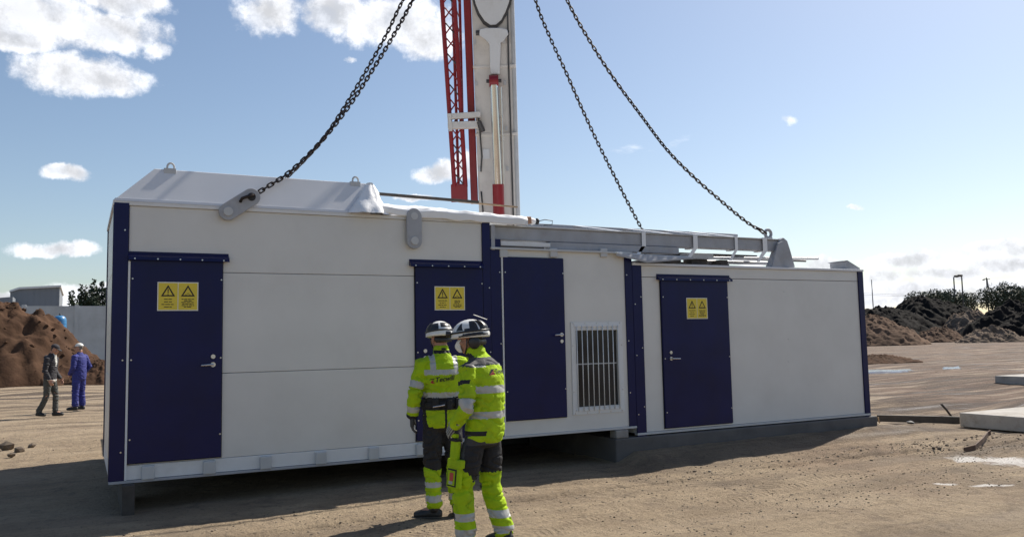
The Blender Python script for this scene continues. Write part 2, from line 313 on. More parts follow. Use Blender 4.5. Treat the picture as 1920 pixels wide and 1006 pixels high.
def ground_material():
    m = bpy.data.materials.new('sandy_yard_soil'); m.use_nodes = True; t = m.node_tree; b = t.nodes['Principled BSDF']
    g = N(t, 'ShaderNodeNewGeometry')
    def noi(s, d=8, r=.6, dist=0):
        n = N(t, 'ShaderNodeTexNoise'); n.inputs['Scale'].default_value = s; n.inputs['Detail'].default_value = d; n.inputs['Roughness'].default_value = r; n.inputs['Distortion'].default_value = dist
        t.links.new(g.outputs['Position'], n.inputs['Vector']); return n.outputs['Fac']
    def rng_(f, a, b_, c=0, d=1):
        n = N(t, 'ShaderNodeMapRange'); n.inputs[1].default_value = a; n.inputs[2].default_value = b_; n.inputs[3].default_value = c; n.inputs[4].default_value = d; t.links.new(f, n.inputs[0]); return n.outputs[0]
    def mix(f, a, c):
        n = N(t, 'ShaderNodeMix', data_type='RGBA'); t.links.new(f, n.inputs[0])
        for i, x in ((6, a), (7, c)):
            if isinstance(x, tuple): n.inputs[i].default_value = (*x, 1)
            else: t.links.new(x, n.inputs[i])
        return n.outputs[2]
    sp = N(t, 'ShaderNodeSeparateXYZ'); t.links.new(g.outputs['Position'], sp.inputs[0])
    # churned, damp soil dominates away to the right
    rx = rng_(mth(t, 'MULTIPLY_ADD', sp.outputs[1], -.25, sp.outputs[0]), 7, 22, 0, .30)
    c = mix(rng_(noi(.8), .35, .65), (.27, .205, .137), (.36, .282, .192))
    c = mix(rng_(mth(t, 'ADD', noi(.45, 9, .65, .6), rx), .56, .74, 0, .85), c, (0.109, 0.084, 0.067))
    c = mix(rng_(mth(t, 'ADD', noi(.17, 6, .6), rx), .62, .80, 0, .6), c, (0.168, 0.105, 0.076))
    c = mix(rng_(noi(4.5, 9, .7), .55, .75, 0, .5), c, (0.151, 0.118, 0.092))
    c = mix(rng_(noi(45, 4, .7), .57, .68, 0, .8), c, (0.059, 0.046, 0.038))
    c = mix(rng_(noi(14, 8, .75), .55, .68, 0, .75), c, (0.101, 0.076, 0.055))
    c = mix(rng_(noi(1.9, 9, .72, 1.0), .54, .66, 0, .6), c, (0.143, 0.109, 0.084))
    c = mix(rng_(noi(30, 5, .7), .60, .75, 0, .5), c, (0.420, 0.361, 0.286))
    # wheel-drawn streaks
    mp = N(t, 'ShaderNodeMapping'); mp.inputs['Rotation'].default_value = (0, 0, R(18)); mp.inputs['Scale'].default_value = (.14, 1.5, 1); t.links.new(g.outputs['Position'], mp.inputs['Vector'])
    ns = N(t, 'ShaderNodeTexNoise'); ns.inputs['Scale'].default_value = 1.0; ns.inputs['Detail'].default_value = 9; ns.inputs['Roughness'].default_value = .68; t.links.new(mp.outputs[0], ns.inputs['Vector'])
    far = rng_(mth(t, 'ADD', sp.outputs[0], mth(t, 'MULTIPLY', sp.outputs[1], .8)), 6, 16, .25, 1)
    c = mix(mth(t, 'MULTIPLY', rng_(ns.outputs['Fac'], .48, .56, 0, .95), far), c, (0.071, 0.052, 0.042))
    c = mix(mth(t, 'MULTIPLY', rng_(ns.outputs['Fac'], .47, .36, 0, .7), far), c, (0.386, 0.319, 0.244))
    # dried cement slurry splashed near the slabs
    dm = None
    for (x, y, rx_, ry_, an) in SLUR:
        v = N(t, 'ShaderNodeVectorMath', operation='SUBTRACT'); t.links.new(g.outputs['Position'], v.inputs[0]); v.inputs[1].default_value = (x, y, 0)
        q = []
        for k, rr in ((an, rx_), (an+math.pi/2, ry_)):
            d = N(t, 'ShaderNodeVectorMath', operation='DOT_PRODUCT'); t.links.new(v.outputs[0], d.inputs[0]); d.inputs[1].default_value = (math.cos(k)/rr, math.sin(k)/rr, 0); q.append(d.outputs['Value'])
        e = mth(t, 'MULTIPLY_ADD', q[1], q[1], mth(t, 'MULTIPLY', q[0], q[0])); dm = e if dm is None else mth(t, 'MINIMUM', dm, e)
    e = mth(t, 'ADD', dm, mth(t, 'MULTIPLY', mth(t, 'SUBTRACT', noi(3.2, 10, .75), .5), 4.5))
    c = mix(rng_(e, 1.15, .35, 0, .92), c, (.60, .57, .54))
    t.links.new(c, b.inputs['Base Color']); t.links.new(mth(t, 'SUBTRACT', .95, mth(t, 'MULTIPLY', rng_(ns.outputs['Fac'], .56, .66, 0, .5), far)), b.inputs['Roughness']); b.inputs['Specular IOR Level'].default_value = .25
    # tyre tread pressed into the sand
    tread = None
    for (x, y, an, hw, ln) in ((3.7, -2.75, .45, .17, 2.2), (6.4, -2.55, .20, .19, 3.0), (2.0, -2.6, .1, .16, 2.0), (9.5, -2.4, .12, .19, 2.6)):
        v = N(t, 'ShaderNodeVectorMath', operation='SUBTRACT'); t.links.new(g.outputs['Position'], v.inputs[0]); v.inputs[1].default_value = (x, y, 0); q = []
        for k in (an, an+math.pi/2):
            d = N(t, 'ShaderNodeVectorMath', operation='DOT_PRODUCT'); t.links.new(v.outputs[0], d.inputs[0]); d.inputs[1].default_value = (math.cos(k), math.sin(k), 0); q.append(d.outputs['Value'])
        av = mth(t, 'ABSOLUTE', q[1]); wv = mth(t, 'SINE', mth(t, 'MULTIPLY', mth(t, 'MULTIPLY_ADD', av, .8, q[0]), 2*math.pi/.085))
        mk = mth(t, 'MULTIPLY', rng_(av, hw+.02, hw-.02), rng_(mth(t, 'ABSOLUTE', q[0]), ln/2, ln/2-.7)); e = mth(t, 'MULTIPLY', rng_(wv, -.2, .5, -1, 0), mk)
        tread = e if tread is None else mth(t, 'ADD', tread, e)
    tread = mth(t, 'MULTIPLY', tread, rng_(noi(2.2, 4, .6), .42, .6))
    h = mth(t, 'ADD', mth(t, 'MULTIPLY', noi(7, 9, .7), .05), mth(t, 'MULTIPLY', noi(50, 6, .7), .014))
    h = mth(t, 'ADD', h, mth(t, 'MULTIPLY', tread, .012))
    bp = N(t, 'ShaderNodeBump'); bp.inputs['Strength'].default_value = 1; bp.inputs['Distance'].default_value = 1.5; t.links.new(h, bp.inputs['Height']); t.links.new(bp.outputs[0], b.inputs['Normal'])
    return m
G = MB(); G.add(gv, gf)
tag(G.build('ground', ground_material(), smooth=True), kind='structure')

# loose stones and clods: nobody could count them
ICO_V = []; 
bmi = bmesh.new(); bmesh.ops.create_icosphere(bmi, subdivisions=1, radius=1); bmi.verts.ensure_lookup_table()
ICO_V = [v.co.copy() for v in bmi.verts]; ICO_F = [tuple(v.index for v in f.verts) for f in bmi.faces]; bmi.free()
def lump(mb, c, r, flat=.65, mi=0):
    a = random.random()*6.28; ca, sa = math.cos(a), math.sin(a); sx = random.uniform(.7, 1.3); vs = []
    for v in ICO_V:
        k = r*random.uniform(.7, 1.15); x, y, z = v.x*k*sx, v.y*k/sx, v.z*k*flat
        vs.append((c[0]+x*ca-y*sa, c[1]+x*sa+y*ca, c[2]+z))
    mb.add(vs, ICO_F, mi)
st = MB(); cl = MB()
for i in range(11000):
    if i < 8600: x = random.uniform(-1, 13); y = random.uniform(-4, -.9)
    elif i < 9800: x = random.uniform(-4, 1); y = random.uniform(2, 16)
    else: x = random.uniform(9, 30); y = random.uniform(-4, 12)
    if fbm(x*.8, y*.8, 9.1, 3) < random.uniform(-.6, .5): continue
    r = random.choice((.003, .003, .004, .004, .005, .006, .008, .012))*(1+max(0, (x-10)*.04))
    lump(st if random.random() < .55 else cl, (x, y, gh(x, y)+r*.25), r)
for i in range(420):   # crumbled ridge in front of the shadow, right half
    t = random.random(); x = 5.6+t*5.2+random.gauss(0, .5); y = -1.25-.25*t+random.gauss(0, .30)
    r = abs(random.gauss(0, .007))+.003; lump(cl if random.random() < .5 else st, (x, y, gh(x, y)+r*.3), r)
for i in range(160):
    x = random.uniform(10, 13); y = random.uniform(-2.2, -.9); r = abs(random.gauss(0, .011))+.005; lump(cl, (x, y, gh(x, y)+r*.3), r)
tag(st.build('gravel', M_stone), 'scattered small pale stones on the sandy yard', 'gravel', kind='stuff')
tag(cl.build('soil_crumbs', M_clod), 'scattered dark crumbs of earth on the sandy yard', 'soil', kind='stuff')

# pale dried slurry and wet patches lying on the ground
def patch(name, pts, m, dz, label, cat):
    c = sum((Vector(p) for p in pts), Vector())/len(pts); ring = []
    n = len(pts)
    for i in range(n*8):
        a = pts[i//8]; b = pts[(i//8+1) % n]; t = (i % 8)/8; p = Vector(a).lerp(Vector(b), t); p = c+(p-c)*(1+.22*fbm(p.x*2.3, p.y*2.3, 5, 4)); ring.append(p)
    vs = []; fs = []; K = 7; L = len(ring)
    for k in range(K+1):
        for p in ring:
            q = c+(p-c)*(k/K); vs.append((q.x, q.y, gh(q.x, q.y)+dz*(1 if k < K else -1)))
    for k in range(K):
        for i in range(L): fs.append((k*L+i, k*L+(i+1) % L, (k+1)*L+(i+1) % L, (k+1)*L+i))
    mb = MB(); mb.add(vs, fs); return tag(mb.build(name, m, smooth=True), kind='structure')
M_wet = mat('wet_mud', (.06, .05, .045), .18, var=.3, vs=3, bump=.15, bs=12)
patch('puddle', [gat(1600, 694), gat(1690, 692), gat(1720, 696), gat(1690, 701), gat(1600, 702)], M_wet, .05, '', '')
patch('puddle', [gat(1765, 689), gat(1800, 687), gat(1805, 691), gat(1770, 693)], M_wet, .06, '', '')

# ------------------------------------------------------------------ shared fittings for the container modules
bolt_mb = MB(); bolt_mb.tube([(0, 0, 0), (0, -.006, 0)], [.0105, .0075], 10); ME_BOLT = bolt_mb.mesh('bolt', M_steel)
def bolt(x, y, z, parent): return inst('bolt', ME_BOLT, (x, y, z), parent)
def sign(parent, x0, x1, z0, z1, y):
    mb = MB(); w = x1-x0; h = z1-z0
    mb.box(x0, x1, y, y+.003, z0, z1, 0); cx = (x0+x1)/2
    for k, (a, b) in enumerate(((x0+.010, cx-.004), (cx+.004, x1-.010))):
        mb.box(a, b, y-.0015, y+.001, z0+.010, z1-.010, 1)
        m_ = (a+b)/2; s = (b-a)*.37; zb = z0+h*.50; zt = zb+s*1.74; t = .17
        o = [(m_-s, zb), (m_+s, zb), (m_, zt)]; g = ((zb*2+zt)/3); i_ = [(m_+(p[0]-m_)*(1-t*2), g+(p[1]-g)*(1-t*2)) for p in o]
        vs = [(p[0], y-.003, p[1]) for p in o+i_]; mb.add(vs, [(0, 1, 4, 3), (1, 2, 5, 4), (2, 0, 3, 5)], 2)
        if k == 0:
            mb.prism([(m_-.006, g+.035), (m_+.006, g+.035), (m_+.003, g-.014), (m_-.003, g-.014)], y-.003, y-.0014, 2); mb.box(m_-.005, m_+.005, y-.003, y-.0014, g-.03, g-.02, 2)
        else:
            for j in range(4): xx = m_+(j-1.5)*.013; zz_ = g-.026+(.012 if j in (1, 2) else 0); mb.box(xx-.004, xx+.004, y-.003, y-.0014, zz_, zz_+.008, 2)
        rows = 4 if k == 0 else 6
        for j in range(rows):     # rows of print too small to read
            zz_ = z0+h*.40-j*(h*.27/(rows-1)); ww = s*random.choice((.55, .8, .95, .9)); q = m_-ww
            while q < m_+ww-.008:
                l = random.uniform(.018, .05); mb.box(q, min(q+l, m_+ww), y-.003, y-.0014, zz_-.004, zz_+.004, 2); q += l+.007
    return mb.build('warning_sign', [M_signw, M_yellow, M_ink], parent)
def handle(parent, x, z, y, d, lock=True):
    mb = MB(); mb.tube([(x, y, z), (x, y-.012, z)], .026, 14); mb.tube([(x, y-.012, z), (x, y-.05, z)], .010, 8); mb.tube([(x, y-.05, z), (x+d*.03, y-.056, z), (x+d*.125, y-.054, z-.004)], [.011, .011, .009], 8)
    mb.build('handle', M_steel, parent, autos=True)
    if lock:
        k = .085 if lock > 0 else -.085
        mb = MB(); mb.tube([(x, y, z+k), (x, y-.014, z+k)], [.027, .023], 14); mb.build('lock', M_steel, parent, autos=True)
def door(parent, L, x0, x1, z0, z1, frame=True):
    mb = MB(); mb.box(x0, x1, -.036, -.004, z0, z1); d = rel(mb, L).build('door', M_blue, parent, bevel=.006)
    return d
def seam(parent, L, x0, x1, z0, z1):   # dark gasket seen round the leaf
    mb = MB(); t = .009
    mb.box(x0-t, x0-.001, -.010, .002, z0-t, z1+t); mb.box(x1+.001, x1+t, -.010, .002, z0-t, z1+t); mb.box(x0, x1, -.010, .002, z1+.001, z1+t); mb.box(x0, x1, -.010, .002, z0-t, z0-.001)
    return rel(mb, L).build('door_gasket', M_seal, parent)
def dripcap(parent, L, x0, x1, z, n):
    mb = MB(); mb.hexa([(x0, -.075, z-.045), (x1, -.075, z-.045), (x1, -.002, z-.03), (x0, -.002, z-.03)], [(x0, -.07, z-.012), (x1, -.07, z-.012), (x1, -.002, z+.03), (x0, -.002, z+.03)])
    mb.box(x0+.001, x1-.001, -.006, -.0015, z+.02, z+.05)
    c = rel(mb, L).build('drip_cap', M_blue, parent, bevel=.003)
    for i in range(n): x = x0+.06+(x1-x0-.12)*i/(n-1); bolt(x-L[0], -.073-L[1], z-.03-L[2], c)
    return c

# ------------------------------------------------------------------ left container module
T1, B1, DEP = 3.139, .289, 2.27
L1 = (0, 0, B1)
m1_ = thing('container_module', L1, 'tallest white container module with two navy doors and steep roof hood', 'container', 'container modules')
def part(name, mb, m, parent, L, **k): return rel(mb, L).build(name, m, parent, **k)
part('body', MB().box(.02, 4.24, .05, DEP-.03, B1+.02, T1-.02), M_trimw, m1_, L1)
J = [(B1+.175, 1.3515), (1.3565, 2.4295), (2.4345, T1-.03)]
for z0, z1 in J: part('wall_panel', MB().box(.125, 4.15, 0, .045, z0, z1), M_white, m1_, L1, bevel=.004)
for z0, z1 in J: part('end_panel', MB().box(-.012, .03, .10, DEP-.10, z0, z1), M_white, m1_, L1, bevel=.004)
part('base_rail', MB().box(.125, 4.15, -.006, .06, B1+.03, B1+.172), M_trimw, m1_, L1, bevel=.004)
part('bottom_lip', MB().box(-.02, 4.26, -.028, .06, B1, B1+.027), M_gray, m1_, L1, bevel=.004)
part('end_rail', MB().box(-.014, .03, .10, DEP-.1, B1+.03, B1+.172), M_trimw, m1_, L1)
part('corner_trim', MB().prism([(-.02, 0), (.121, 0), (.121, T1-B1-.035), (-.02, T1-B1-.035)], -.022, .0-.001).add([], []), M_blue, m1_, (0, 0, 0)).location = (0, 0, .029)
part('corner_trim', MB().box(-.024, -.012, -.0, .10, B1+.03, T1-.02), M_blue, m1_, L1)
part('corner_trim', MB().box(-.024, -.012, DEP-.10, DEP, B1+.03, T1-.02), M_blue, m1_, L1)
part('corner_trim', MB().box(4.151, 4.258, -.022, -.001, B1+.03, T1-.01), M_blue, m1_, L1, bevel=.003)
part('edge_strip', MB().box(.122, .142, -.032, -.001, B1+.03, 2.53), M_trimw, m1_, L1)
part('eave_rail', MB().box(-.03, 4.26, -.02, .06, T1-.028, T1+.012), M_trimw, m1_, L1, bevel=.004)
part('roof_deck', MB().box(-.03, 4.26, .061, DEP+.02, T1-.02, T1+.02), M_roofw, m1_, L1)
# steep roof hood, cut off at the left end and open towards the right
hx0, hx1 = at(290, 314, .13).x, at(688, 346, .13).x; hz = (at(290, 314, .13).z+at(688, 346, .13).z)/2
hb = T1+.012
hood = MB().hexa([(-.03, -.02, hb), (hx1, -.02, hb), (hx1, DEP, hb), (-.03, DEP, hb)], [(hx0, .13, hz), (hx1, .13, hz), (hx1, DEP-.15, hz), (hx0, DEP-.15, hz)])
ho = part('roof_hood', hood, M_roofw, m1_, L1, bevel=.006)
part('hood_flashing', MB().hexa([(-.034, -.024, hb), (hx1-.1, -.024, hb), (hx1-.1, -.012, hb), (-.034, -.012, hb)], [(-.01, -.015, hb+.03), (hx1-.1, -.015, hb+.03), (hx1-.1, -.004, hb+.03), (-.01, -.004, hb+.03)]), M_roofw, ho, L1)
for u, v in ((320, 317), (666, 345)):
    p = at(u, v, .16); mb = MB(); pts = [(p.x+.035*math.cos(a), .15, hz+.03+.045*math.sin(a)) for a in np.linspace(0, math.pi, 9)]
    mb.tube([(p.x+.035, .15, hz-.01)]+pts+[(p.x-.035, .15, hz-.01)], .011, 8); mb.box(p.x-.07, p.x+.05, .112, .17, hz-.06, hz+.012)
    part('lifting_eye', mb, M_graylt, m1_, L1, autos=True)
for (x0, x1, zz0, cap0, cap1, nb, sg, hd) in ((.146, 1.046, .481, .12, 1.11, 5, (.40, .80, 2.02, 2.32), (.955, 1.45, -1)), (3.25, 4.14, .481, 3.18, 4.15, 5, (3.49, 3.89, 2.02, 2.31), (3.36, 1.45, 1))):
    d = door(m1_, L1, x0, x1, zz0, 2.545); seam(m1_, L1, x0, x1, zz0, 2.545)
    s_ = sign(d, *sg, -.040); s_.data.transform(Matrix.Translation(-Vector(L1)))
    n0 = len(d.children); handle(d, hd[0], hd[1], -.036, hd[2], 1)
    for c in d.children:
        if c.name.split('.')[0] in ('handle', 'lock'): c.data.transform(Matrix.Translation(-Vector(L1)))
    for z in (.72, 1.52, 2.35):
        bolt(x0+.018, -.037, z-B1, d); bolt(x1-.014, -.037, z-B1, d)
    dripcap(m1_, L1, cap0, cap1, 2.585, nb)
for z in (.6, 1.52, 2.85): bolt(.085, -.023, z-B1, m1_)
for z in (.8, 1.5, 2.3): bolt(4.235, -.023, z-B1, m1_)
for x in (.34, .93, 1.51, 2.11, 2.72, 3.30, 3.88):
    mb = MB().box(x-.062, x+.062, -.045, -.004, .31, .45); part('socket_pad', mb, M_graylt, m1_, L1, bevel=.012)
def lug(x, z, ang, parent, L, y=-.03):   # flat rounded plate with a pin and an eye
    c, s = math.cos(ang), math.sin(ang); ln = .30; r = .095; poly = []
    for k in range(13): a = math.pi/2+math.pi*k/12; poly.append((r*math.cos(a), r*math.sin(a)))
    for k in range(13): a = -math.pi/2+math.pi*k/12; poly.append((ln+r*math.cos(a), r*math.sin(a)))
    mb = MB().prism([(x+c*p[0]-s*p[1], z+s*p[0]+c*p[1]) for p in poly], y-.02, y+.02)
    o = part('lifting_lug', mb, M_gray, parent, L, bevel=.006)
    mb = MB().tube([(x, y-.02, z), (x, y-.035, z)], [.052, .048], 18); part('pin', mb, M_graylt, o, L, autos=True)
    mb = MB().tube([(x+c*ln, y-.0205, z+s*ln), (x+c*ln, y-.024, z+s*ln)], .045, 18); part('lug_hole', mb, M_seal if parent is m1_ and ang < 1 else M_graylt, o, L)
lug(1.09, 3.09, .62, m1_, L1, -.05); lug(3.23, 2.85, math.pi/2, m1_, L1, -.05)

# ------------------------------------------------------------------ middle container module
MBZ, MT = .432, 2.80; L2 = (4.26, 0, MBZ)
m2_ = thing('container_module', L2, 'narrow middle white container module with plain navy door and barred window', 'container', 'container modules')
part('body', MB().box(4.275, 6.42, .05, DEP, MBZ+.02, MT-.02), M_trimw, m2_, L2)
part('wall_panel', MB().box(4.41, 5.50, 0, .045, MBZ+.02, MT-.01), M_white, m2_, L2)
part('wall_panel', MB().box(5.50, 6.16, 0, .045, 1.75, MT-.01), M_white, m2_, L2)
part('wall_panel', MB().box(5.50, 6.16, 0, .045, MBZ+.02, .75), M_white, m2_, L2)
part('wall_panel', MB().box(6.16, 6.31, 0, .045, MBZ+.02, MT-.01), M_white, m2_, L2)
part('bottom_lip', MB().box(4.262, 6.428, -.02, .05, MBZ-.012, MBZ+.018), M_graylt, m2_, L2, bevel=.004)
part('corner_trim', MB().box(4.262, 4.409, -.018, -.001, MBZ+.02, MT+.12), M_blue, m2_, L2, bevel=.003)
part('corner_trim', MB().box(6.311, 6.428, -.018, -.001, MBZ+.02, MT-.02), M_blue, m2_, L2, bevel=.003)
part('edge_strip', MB().box(4.411, 4.431, -.026, -.001, MBZ+.02, 2.71), M_trimw, m2_, L2)
part('roof_sheet', MB().box(4.262, 6.428, -.045, DEP, MT-.012, MT+.015), M_graylt, m2_, L2, bevel=.003)
d = door(m2_, L2, 4.435, 5.322, .639, 2.692); seam(m2_, L2, 4.435, 5.322, .639, 2.692)
handle(d, 5.26, 1.70, -.036, -1, -1)
for c in d.children: c.data.transform(Matrix.Translation(-Vector(L2)))
for z in (1.0, 2.5): bolt(4.455, -.037, z-MBZ, d); bolt(5.305, -.037, z-MBZ, d)
for z in (.9, 1.6, 2.5): bolt(4.385, -.019, z-MBZ, m2_); bolt(6.335, -.019, z-MBZ, m2_)
for u in (944, 1038, 1132):
    p = at(u, 473, -.02); mb = MB().box(p.x-.055, p.x+.055, -.035, -.003, p.z-.065, p.z+.055); part('socket_pad', mb, M_graylt, m2_, L2, bevel=.01)
wn = MB(); fx0, fx1, fz0, fz1 = 5.425, 6.24, .655, 1.86
for a in ((fx0, fx1, 1.755, fz1), (fx0, fx1, fz0, .745), (fx0, 5.495, .745, 1.755), (6.165, fx1, .745, 1.755)): wn.box(a[0], a[1], -.014, -.001, a[2], a[3])
wf = part('window', wn, M_trimw, m2_, L2)
part('pane', MB().box(5.50, 6.16, .028, .034, .75, 1.75), M_glass, wf, L2)
part('sash_rail', MB().box(5.50, 6.16, .014, .027, 1.30, 1.315), M_graylt, wf, L2)
part('sash_rail', MB().box(5.50, 5.52, .014, .027, .75, 1.30), M_graylt, wf, L2)
bm_ = MB().tube([(0, 0, 0), (0, 0, 1.11)], .0065, 8).mesh('grille_bar', M_trimw, True)
for i in range(9): inst('grille_bar', bm_, (5.50+i*.0815-L2[0], -.03, .70-L2[2]), wf)
for z in (.71, 1.81): part('grille_rail', MB().box(5.47, 6.19, -.026, -.0145, z-.012, z+.012), M_trimw, wf, L2)
for i in range(5):
    for z in (.672, 1.845): bolt(5.46+i*.185-L2[0], -.0145, z-L2[2], wf)
for z in (.95, 1.55): bolt(5.445-L2[0], -.0145, z-L2[2], wf); bolt(6.22-L2[0], -.0145, z-L2[2], wf)
# ------------------------------------------------------------------ right container module
RB, RTp = .325, 2.655; L3 = (6.43, 0, RB)
m3_ = thing('container_module', L3, 'low right white container module with one navy door standing on concrete plinth', 'container', 'container modules')
part('body', MB().box(6.44, 11.0, .05, DEP, RB+.02, RTp-.02), M_trimw, m3_, L3)
part('wall_panel', MB().box(6.591, 10.918, 0, .045, RB+.03, 2.475), M_white, m3_, L3, bevel=.004)
part('wall_panel', MB().box(6.591, 10.918, 0, .045, 2.482, RTp-.02), M_white, m3_, L3, bevel=.004)
part('end_panel', MB().box(10.99, 11.03, .10, DEP-.1, RB+.03, RTp-.02), M_white, m3_, L3)
part('bottom_lip', MB().box(6.432, 11.03, -.022, .05, RB-.005, RB+.027), M_graylt, m3_, L3, bevel=.004)
part('roof_sheet', MB().box(6.432, 11.04, -.03, DEP+.02, RTp-.018, RTp+.016), M_roofw, m3_, L3, bevel=.004)
part('corner_trim', MB().box(6.432, 6.589, -.02, -.001, RB-.06, RTp+.02), M_blue, m3_, L3, bevel=.003)
part('corner_trim', MB().box(10.92, 11.035, -.02, -.001, RB-.05, RTp-.02), M_blue, m3_, L3, bevel=.003)
part('corner_trim', MB().box(11.031, 11.04, .0, .10, RB-.05, RTp-.02), M_blue, m3_, L3)
d = door(m3_, L3, 6.907, 8.121, .386, 2.44); seam(m3_, L3, 6.907, 8.121, .386, 2.44)
s_ = sign(d, 7.34, 7.72, 1.89, 2.19, -.040); s_.data.transform(Matrix.Translation(-Vector(L3)))
handle(d, 7.03, 1.34, -.036, 1, 1)
for c in d.children:
    if c.name.split('.')[0] in ('handle', 'lock'): c.data.transform(Matrix.Translation(-Vector(L3)))
for z in (.6, 1.34, 2.2): bolt(6.93, -.037, z-RB, d); 
for c in d.children:
    if c.name.split('.')[0] == 'bolt': c.location.x -= L3[0]
for z in (.6, 1.34, 2.2): bolt(8.10-L3[0], -.037, z-RB, d)
for c in (m2_, ):
    for o in c.children:
        if o.name.split('.')[0] == 'bolt': o.location.x -= L2[0]
        if o.name.split('.')[0] == 'door':
            for q in o.children:
                if q.name.split('.')[0] == 'bolt': q.location.x -= L2[0]
dripcap(m3_, L3, 6.85, 8.19, 2.475, 6)
for z in (.7, 1.5, 2.2): bolt(6.56-L3[0], -.021, z-RB, m3_); bolt(6.46-L3[0], -.021, z-.1-RB, m3_)
for u, v in ((1470, 546), (1478, 635), (1478, 677)): p = at(u, v, 0); bolt(p.x-L3[0], -.001, p.z-RB, m3_)
fin = MB().prism([(10.64, 2.81), (10.73, 2.825), (11.02, 2.70), (11.02, RTp+.016), (10.70, RTp+.016), (10.70, 2.79)], .02, .35)
part('roof_flashing', fin, M_gray, m3_, L3, bevel=.004)

# ------------------------------------------------------------------ rear row, hidden behind the front modules but shading the yard
L4 = (.2, 2.4, .3)
m4_ = thing('container_module', L4, 'low white container module standing directly behind the front row', 'container', 'container modules')
part('body', MB().box(.2, 10.9, 2.4, 4.9, .3, 2.58), M_white, m4_, L4, bevel=.01)
part('roof_sheet', MB().box(.17, 10.93, 2.37, 4.93, 2.581, 2.61), M_roofw, m4_, L4)
part('skid', MB().box(.3, 10.8, 2.5, 2.7, 0, .299), M_dark, m4_, L4); part('skid', MB().box(.3, 10.8, 4.6, 4.8, 0, .299), M_dark, m4_, L4)

# ------------------------------------------------------------------ supports
pl = MB().box(6.05, 11.14, -.055, DEP+.1, -.2, .305)
tag(pl.build('concrete_plinth', mat('shade_darkened_concrete', (.13, .12, .115), .9, var=.25, vs=4, bump=.3, bs=30, dirt=(.06, .055, .05), dirt_s=2, dirt_a=.6), bevel=.02), 'long concrete plinth under the low right container module', 'plinth')  # shade along the plinth is put into its darker concrete colour
tag(MB().box(6.07, 6.27, -.045, .12, .306, .415).build('support_block', M_conc, bevel=.015), 'small concrete block on the left end of the long plinth', 'block')
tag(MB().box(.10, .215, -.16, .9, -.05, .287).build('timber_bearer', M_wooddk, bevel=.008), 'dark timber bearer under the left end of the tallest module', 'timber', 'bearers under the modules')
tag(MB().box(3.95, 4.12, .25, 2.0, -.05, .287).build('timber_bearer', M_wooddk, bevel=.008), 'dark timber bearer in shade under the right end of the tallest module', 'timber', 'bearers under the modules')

# ------------------------------------------------------------------ folded steel gantry on the roofs
LG = (4.3, .1, 2.9)
ga = thing('steel_gantry', LG, 'long grey steel gantry beams strapped with film lying across the container roofs', 'gantry')
def gp(name, mb, m, **k): return part(name, mb, m, ga, LG, **k)
zb0, zb1 = 2.925, 3.095
gp('beam', MB().box(4.33, 9.36, .06, .20, zb0, zb1), M_gray, bevel=.01)
gp('beam_flange', MB().box(4.33, 9.36, .035, .225, zb1+.0005, zb1+.018), M_graylt, bevel=.003)
gp('end_plate', MB().box(4.275, 4.33, -.02, .24, 2.78, 3.10), M_gray, bevel=.006)
gp('beam', MB().box(5.5, 9.75, 1.45, 1.58, 3.20, 3.385), M_gray, bevel=.01); gp('packing_plate', MB().box(6.95, 8.75, .6, .95, RTp+.017, 2.775), M_dark, bevel=.006)
for i in range(9): x = 4.9+i*.55; gp('cross_member', MB().bar((x, .205, 3.03), (x, 1.445, 3.24), .06, .08), M_gray)
gp('sunlit_strip', MB().box(4.42, 5.15, .0, .05, 2.845, 2.90), M_trimw, bevel=.006)  # white bar stands in for the sunlit gap below the beam
gp('lower_rail', MB().box(5.16, 7.3, .03, .19, 2.825, 2.918), M_gray, bevel=.006); gp('lower_rail', MB().box(4.45, 9.2, .45, .52, 2.84, 2.90), M_dark)
gp('pipe', MB().tube([(7.6, .28, 2.80), (10.35, .28, 2.86)], .022, 10), M_graylt, autos=True)
gp('pipe', MB().tube([(7.2, .40, 2.82), (10.2, .40, 2.83)], .018, 10), M_dark, autos=True)
gp('pipe', MB().tube([(7.9, .55, 2.78), (10.05, .55, 2.79)], .03, 10), M_gray, autos=True)
gp('cross_box', MB().box(7.65, 8.1, .22, .5, 2.79, 2.87), M_graylt, bevel=.006)
for x0, x1 in ((7.2, 7.55), (7.75, 8.05), (8.3, 8.45)): gp('packing_block', MB().box(x0, x1, .3, .5, RTp+.017, 2.79), M_wooddk, bevel=.005)
# folded tray edge over the joint
a, b, c_, e = at(1160, 478, 0), at(1207, 497, 0), at(1300, 482, .05), at(1172, 473, .3)
gp('chute_plate', MB().hexa([(6.12, -.09, 2.755), (6.62, -.12, 2.665), (7.5, -.06, 2.75), (6.5, .3, 2.77)], [(6.12, -.09, 2.785), (6.62, -.12, 2.69), (7.5, -.06, 2.77), (6.5, .3, 2.80)]), M_gray)
gp('chute_rim', MB().tube([(6.12, -.10, 2.79), (6.3, -.02, 2.80), (6.7, .05, 2.79), (7.45, .02, 2.78)], .012, 8), M_trimw)
